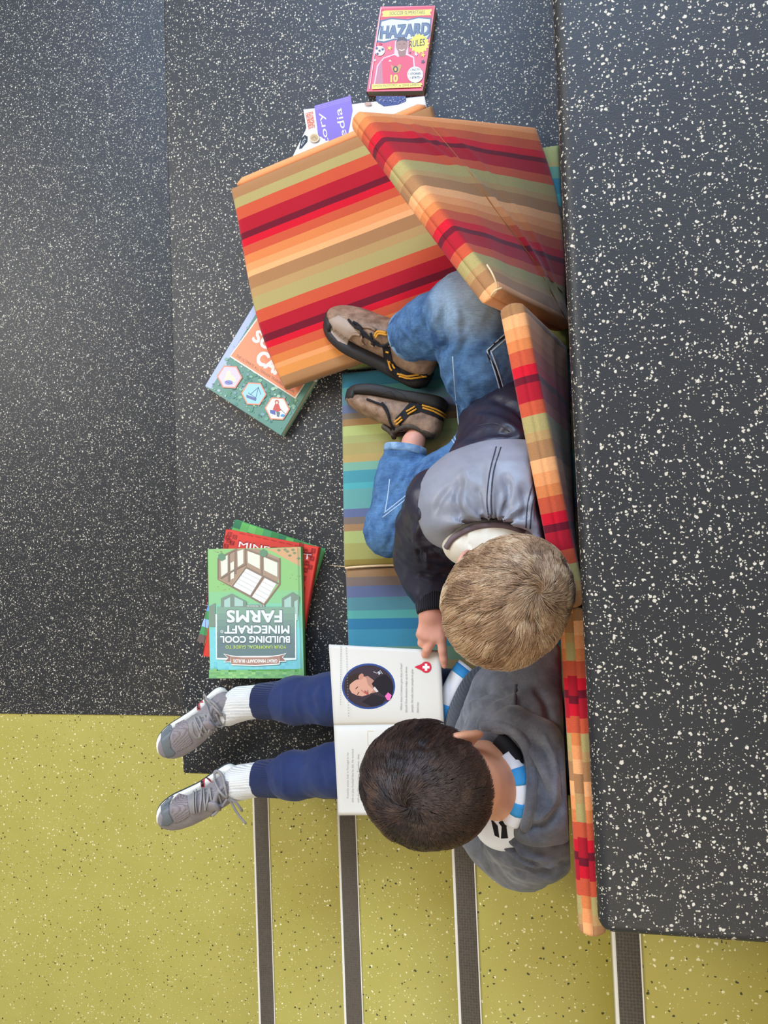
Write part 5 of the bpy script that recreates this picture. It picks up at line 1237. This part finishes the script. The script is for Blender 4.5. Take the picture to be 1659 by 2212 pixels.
cast_tubes('eyelet_strap', bA, [Q2((925, 345), (940, 325), (985, 330)), Q2((930, 352), (948, 334), (990, 340)), Q2((985, 420), (1000, 425))], .0020, M['yellow'], eA, .0046, .5)
cast_tubes('eyelet_loop', bA, [Q2((790, 360), (815, 335), (850, 340)), Q2((862, 345), (855, 370), (870, 390)), Q2((905, 360), (900, 385), (920, 400)), Q2((855, 300), (900, 305), (930, 318))], .0030, M['leather'], eA, .002, .5)
tubes('cord_toggle', [([P(*c2(772, 262), .078), P(*c2(800, 278), .082)], .0065)], M['black_rubber'], eA, 10)
tubes('pull_loop', [(spline([P(*c2(1188, 500), .062), P(*c2(1205, 475), .066), P(*c2(1224, 492), .06), P(*c2(1222, 515), .05)], 6), .0018)], M['yellow'], eA, 6)
decal(bB, eB, 'side_webbing', Q2((1028, 768), (1060, 735), (1100, 690), (1168, 688), (1240, 705), (1318, 748), (1300, 800), (1235, 762), (1160, 735), (1100, 752), (1052, 805)), M['black_web'])
cast_tubes('yellow_stripe', bB, [Q2((1085, 735), (1130, 710)), Q2((1092, 748), (1138, 722)), Q2((1165, 705), (1230, 725), (1305, 765)), Q2((1168, 717), (1230, 738), (1298, 778)), Q2((1025, 785), (1060, 760)), Q2((1032, 797), (1068, 772)), Q2((1312, 755), (1285, 830), (1250, 892)), Q2((1300, 770), (1275, 835), (1242, 890))], .0018, M['yellow'], eB, .0032, .5)
cast_tubes('lace', bB, [Q2((885, 672), (930, 690), (965, 705), (990, 745), (1005, 785), (1020, 812)), Q2((1015, 805), (1035, 822), (1066, 818)), Q2((960, 690), (985, 720), (1000, 765))], .0022, M['black_web'], eB, .003)
cast_tubes('leather_crease', bB, [Q2((955, 640), (1000, 630), (1030, 660)), Q2((960, 650), (1010, 655)), Q2((850, 590), (950, 600), (1060, 640), (1100, 690))], .0009, M['black_rubber'], eB, -.0002)
decal(bB, eB, 'collar_mesh', Q2((1045, 850), (1100, 825), (1180, 828), (1232, 850), (1215, 880), (1140, 858), (1070, 868)), M['dark_mesh'])
tubes('cord_toggle', [([P(*c2(880, 675), .062), P(*c2(905, 690), .062)], .0055)], M['black_rubber'], eB, 10)
tubes('eyelet', [([P(*c2(1063, 819), .068), P(*c2(1066, 820), .071)], .0028)], M['metal'], eB, 10)

# running shoes of the dark-haired reader
def runner(o_, t_, u_, dx, dy, first):
    e, bv, F0 = shoe(tD, 'running_shoe', o_, t_ - o_, u_, np.linalg.norm(t_ - o_), 'trainer')
    def K(*p): return [s8(X + dx(Y), Y + dy(X)) for X, Y in p]
    tc = K((195, 600), (205, 520), (245, 475), (290, 480), (300, 530), (275, 590), (285, 680), (330, 735), (300, 765), (245, 780), (215, 700)) if first else S8((195, 1260), (200, 1160), (240, 1100), (300, 1085), (312, 1120), (275, 1180), (272, 1270), (310, 1350), (262, 1385), (200, 1380), (215, 1300))
    decal(bv, e, 'toe_overlay', tc, M['toe_grey'], .0010, .0014)
    vp = S8((305, 560), (330, 470), (400, 435), (440, 470), (450, 560), (485, 640), (420, 690), (340, 725), (295, 650)) if first else S8((290, 1250), (300, 1150), (360, 1095), (430, 1110), (440, 1200), (460, 1290), (400, 1340), (320, 1365))
    decal(bv, e, 'mesh_vamp', vp, m_mesh, .0007, .0010)
    ey = S8((440, 440), (480, 400), (600, 370), (640, 400), (500, 430), (480, 470), (500, 560), (540, 600), (500, 605), (450, 540)) if first else S8((455, 1150), (490, 1085), (640, 1050), (700, 1070), (540, 1100), (490, 1150), (490, 1240), (500, 1285), (460, 1270))
    decal(bv, e, 'eyestay', ey, m_plain('taupe_overlay', (140, 134, 130), .6, .3, .1), .0012, .0016)
    lc = [((500, 420), (530, 480), (575, 560)), ((535, 410), (560, 460), (610, 545)), ((500, 445), (520, 500), (560, 590)), ((590, 395), (615, 470), (645, 540)), ((600, 430), (560, 500), (540, 590)), ((640, 390), (668, 460), (690, 520)), ((670, 420), (640, 490), (610, 555)), ((690, 380), (715, 440), (735, 495))] if first else [((520, 1075), (515, 1180), (520, 1265)), ((495, 1090), (495, 1180), (500, 1270)), ((570, 1060), (560, 1160), (545, 1255)), ((585, 1060), (590, 1160), (600, 1245)), ((640, 1050), (620, 1140), (590, 1240)), ((640, 1055), (650, 1140), (670, 1215)), ((700, 1075), (670, 1150), (650, 1220)), ((705, 1080), (725, 1140), (735, 1190))]
    cast_tubes('lace', bv, [S8(*q) for q in lc], .0026, M['lace_grey'], e, .0030, .45)
    z = .105
    if first: bows = [[(740, 385), (700, 340), (640, 290), (590, 215), (580, 225), (600, 280), (630, 340), (640, 390), (660, 440), (700, 480), (740, 470), (765, 420)], [(750, 375), (800, 380), (860, 375), (880, 410), (860, 455), (810, 462), (775, 430), (755, 385)], [(745, 380), (690, 300), (600, 250)]]
    else: bows = [[(790, 1120), (740, 1080), (700, 1020), (680, 950), (690, 915), (720, 905), (760, 950), (780, 1030), (790, 1110)], [(795, 1125), (830, 1180), (880, 1270), (960, 1370)], [(800, 1130), (860, 1170), (910, 1230), (925, 1255)], [(790, 1125), (740, 1190), (690, 1240), (655, 1272)]]
    bl = []
    for b in bows:
        pts = []
        for X, Y in b:
            q = cast(bv, *s8(X, Y), .0055); pts.append(q if q is not None and q[2] > .05 else P(*s8(X, Y), .085 if pts == [] else max(.03, pts[-1][2] - .006)))
        bl.append((spline(pts, 5), .0026))
    tubes('lace_bow', bl, M['lace_grey'], e, 6, .6)
    A = Art(Surf(bv), .0012, .0002, 3)
    if first:
        A.poly(S8((508, 268), (572, 262), (580, 280), (548, 285), (552, 350), (522, 346)), (190, 74, 76)); A.poly(S8((524, 274), (560, 270), (560, 280), (536, 286), (542, 338), (526, 334)), (36, 30, 34))
    else:
        A.poly(S8((552, 960), (600, 940), (640, 965), (665, 1005), (610, 965), (592, 965), (588, 1035), (556, 1038)), (196, 66, 70)); A.poly(S8((556, 964), (600, 944), (636, 968), (650, 990), (608, 960), (586, 960), (580, 1030), (560, 1032)), (34, 28, 34)); A.line(S8((672, 925), (676, 970), (690, 985)), 1.4, (196, 66, 70))
    A.make('side_mark', M['print'], e)
    return e, bv
n = NT('perforated_grey_mesh'); vv = n.obj(); vo = n.n('ShaderNodeTexVoronoi', _Scale=420.0); vo.inputs['Randomness'].default_value = .15; n.l(vv, vo.inputs['Vector'])
n.color(n.ramp(vo.outputs['Distance'], [(.25, lin((92, 74, 74))), (.45, lin((148, 138, 138)))])); n.rough(.8, .2); n.bump(vo.outputs['Distance'], .0006, .8); m_mesh = n.m
o1 = P(*s8(790, 165), .030); t1 = P(*s8(185, 715), .085)
e1_, b1_ = runner(o1, t1, (.50, -.30, .80), lambda y: 0, lambda x: 0, True)
o2 = P(*s8(880, 850), .030); t2 = P(*s8(175, 1320), .085)
e2_, b2_ = runner(o2, t2, (.40, -.45, .80), lambda y: 0, lambda x: 0, False)

# ================================================================== OPEN BOOK
ob = empty('open_book', tuple(P(840, 1560, .15)), 'open picture book with a round portrait, held on the lap of the dark-haired reader', 'book')
def page(name, tl, tr, br, bl, mat, zf, dz=0, n=26, grow=0):
    tl, tr, br, bl = [np.array(q, float) for q in (tl, tr, br, bl)]; V, Fc = [], []
    for i in range(n):
        for j in range(n):
            u, v = i / (n - 1) * (1 + 2 * grow) - grow, j / (n - 1) * (1 + 2 * grow) - grow; q = tl * (1 - u) * (1 - v) + tr * u * (1 - v) + br * u * v + bl * (1 - u) * v; V.append(P(q[0], q[1], zf(u, v) + dz))
    for i in range(n - 1):
        for j in range(n - 1): Fc.append((i * n + j, i * n + j + 1, (i + 1) * n + j + 1, (i + 1) * n + j))
    o = link(name, mesh(name, V, Fc), mat, ob); return o
zb = lambda u, s: .172 + .026 * u + .0075 * math.sin(math.pi * min(1, max(0, s)) ** .6) + .002 * math.sin(4 * u + 5 * s)
pg1 = page('page', (711, 1393), (951, 1406), (959, 1562), (722, 1566), M['paper'], lambda u, v: zb(u, 1 - v))
pg2 = page('page', (722, 1566.5), (959, 1562.5), (974, 1759), (732, 1760), M['paper'], lambda u, v: zb(u, v))
for o_ in (pg1, pg2): md = o_.modifiers.new('solid', 'SOLIDIFY'); md.thickness = .0035; md.offset = 1 if False else 0
cvm = m_plain('open_book_cover', (226, 222, 214), .5, .4, .04)
for nm, a in (('back_cover', ((711, 1392), (952, 1405), (960, 1563), (721, 1567), lambda u, v: zb(u, 1 - v))), ('front_cover', ((721, 1566), (960, 1562), (975, 1760), (731, 1761), lambda u, v: zb(u, v)))):
    o_ = page(nm, *a[:4], cvm, a[4], -.0042, 16); md = o_.modifiers.new('solid', 'SOLIDIFY'); md.thickness = .0010; md.offset = 0
class PageSurf:
    def __init__(s, o, dz): s.b = bvh_of(o); s.dz = dz
    def __call__(s, px, py, lift):
        q = cast(s.b, px, py, 0)
        return None if q is None else q + np.array([0, 0, s.dz + lift])
A = Art(PageSurf(pg1, .00176), .0001, .00006, 6)
def q4(*p): return [c4(X, Y) for X, Y in p]
cx, cy = c4(1163, 249)
A.ell(cx, cy, 57.5, 49.5, (52, 76, 134), 40); A.ell(cx, cy, 53.8, 45.6, (60, 48, 54), 40)
# portrait: generic man in dark shirt, head tipped towards the left
A.poly(q4((1120, 200), (1160, 195), (1200, 225), (1225, 275), (1180, 285), (1150, 285), (1128, 262)), (176, 128, 110))
A.poly(q4((1060, 238), (1085, 205), (1120, 190), (1150, 205), (1160, 240), (1190, 268), (1170, 290), (1130, 302), (1100, 296), (1075, 284), (1062, 262)), (206, 152, 128))
A.poly(q4((1046, 262), (1042, 230), (1060, 200), (1090, 182), (1120, 180), (1134, 196), (1118, 212), (1098, 214), (1080, 226), (1064, 240), (1062, 262)), (56, 40, 36))
A.ell(*c4(1124, 198), 5.2, 7.2, (190, 132, 110), 14, .5)
A.line(q4((1096, 262), (1106, 252)), 1.6, (50, 34, 32)); A.line(q4((1104, 292), (1112, 280)), 1.4, (50, 34, 32)); A.line(q4((1124, 268), (1142, 284)), 1.2, (150, 96, 82)); A.ell(*c4(1150, 282), 5.5, 2.6, (176, 84, 78), 12, .9); A.line(q4((1158, 270), (1162, 292)), 1, (70, 44, 40))
A.poly(q4((1180, 235), (1205, 205), (1250, 185), (1280, 215), (1294, 255), (1285, 310), (1262, 330), (1248, 300), (1215, 276), (1195, 262)), (34, 30, 34)); A.poly(q4((1186, 290), (1250, 310), (1230, 345), (1175, 352), (1130, 330)), (40, 34, 38))
A.poly(q4((1196, 250), (1216, 276), (1205, 280), (1188, 262)), (210, 196, 190)); A.line(q4((1190, 172), (1208, 180), (1226, 166), (1236, 182)), 1.4, (180, 180, 186)); A.poly(q4((1213, 170), (1230, 178), (1217, 190)), (190, 190, 196))
A.poly(q4((1250, 300), (1266, 280), (1285, 295), (1276, 322), (1262, 322)), (232, 110, 170))
cx, cy = c4(1466, 148); A.poly([(cx + 11.5 * math.cos(t), cy + 12 * math.sin(t)) for t in np.linspace(-2.5, 2.5, 18)] + [c4(1404, 147)], (208, 44, 64))
A.rect(cx - 2.6, cy - 7.5, cx + 2.6, cy + 7.5, (246, 240, 236), False); A.rect(cx - 7.5, cy - 2.6, cx + 7.5, cy + 2.6, (246, 240, 236))
GY = (150, 146, 146)
def vline(A, txt, X, Y0, Y1, h=4.6, rgb=GY):
    a, b = c4(X, Y0), c4(X, Y1); A.text(txt, a, (b[0] - a[0] + (b[1] - a[1]) * 0, b[1] - a[1]), (-h, -.1), rgb, .0)
for txt, X, Y0, Y1 in (('What does Cristiano give that is free?', 1336, 374, 128), ('blood! One donation helps up to three', 1362, 384, 145), ('people. He tells other people to give', 1393, 384, 158), ('blood too.', 1422, 386, 330)): vline(A, txt, X + 4, Y0, Y1)
for k in range(26):
    X, Y = (1016, 38 + k * 12) if k < 26 else (0, 0); A.line(q4((X, Y), (X + 6, Y + 3), (X, Y + 6)), .55, (130, 128, 128))
    X, Y = 1044 + k * .6, 44 + k * 14.2; A.line(q4((X, Y), (X + 6, Y + 3), (X, Y + 6)), .55, (130, 128, 128))
A.make('page_print', M['page_ink'], pg1)
A = Art(PageSurf(pg2, .00176), .0001, .00006, 6)
for txt, X, Y0, Y1 in (('Ronaldo wants kids in Portugal to be', 1052, 838, 598), ('able to play football like he did. He worked', 1078, 860, 580), ('with the Nike company. Together, they', 1108, 862, 606), ('rebuilt a football field for them.', 1138, 860, 640)): vline(A, txt, X + 6, Y0, Y1)
A.make('page_print', M['page_ink'], pg2)
A = Art(PageSurf(pg2, .00176), .0001, .00006, 6); A.line(q4((1190, 486), (1158, 486), (1160, 560), (1190, 560)), 1.2, (196, 170, 110)); A.make('page_frame', M['page_ink'], pg2)
# ================================================================== LIGHT
w = bpy.data.worlds.new('world'); scene.world = w; w.use_nodes = True
bg = w.node_tree.nodes['Background']; bg.inputs[0].default_value = (.93, .96, 1.0, 1); bg.inputs[1].default_value = .34
def area(name, loc, target, size, energy, col, sy=None):
    l = bpy.data.lights.new(name, 'AREA'); l.energy = energy; l.color = col; l.size = size; l.shape = 'RECTANGLE'; l.size_y = sy or size
    o = bpy.data.objects.new(name, l); COL.objects.link(o); o.location = loc
    o.rotation_euler = (Vector(target) - Vector(loc)).to_track_quat('-Z', 'Y').to_euler(); return o
area('window_light', (-3.4, 1.4, 3.0), (-.2, 0, 0), 1.5, 108, (1.0, .97, .92), 2.2)
area('sky_window', (-.6, 4.4, 4.2), (-.3, .4, 0), 3.2, 360, (.50, .69, 1.0), 1.8)
area('overhead_fill', (1.8, 1.0, 3.6), (0, .2, 0), 2.4, 36, (1.0, .96, .9), 2.4)  # unseen fill added overhead to brighten the leaning mat's back face
area('warm_ceiling', (-.5, -3.2, 3.4), (-.3, -.8, 0), 2.2, 60, (1.0, .86, .62), 1.4)
# ================================================================== FINISH
bpy.context.view_layer.update()
for o in list(COL.objects):
    if o.name in ORIG:
        loc = ORIG[o.name]
        for ch in o.children: ch.location = Vector(ch.location) - loc
        o.location = loc
scene.view_settings.view_transform = 'Standard'; scene.view_settings.look = 'None'; scene.view_settings.gamma = 1
scene.view_settings.use_curve_mapping = False; scene.view_settings.exposure = 0.0
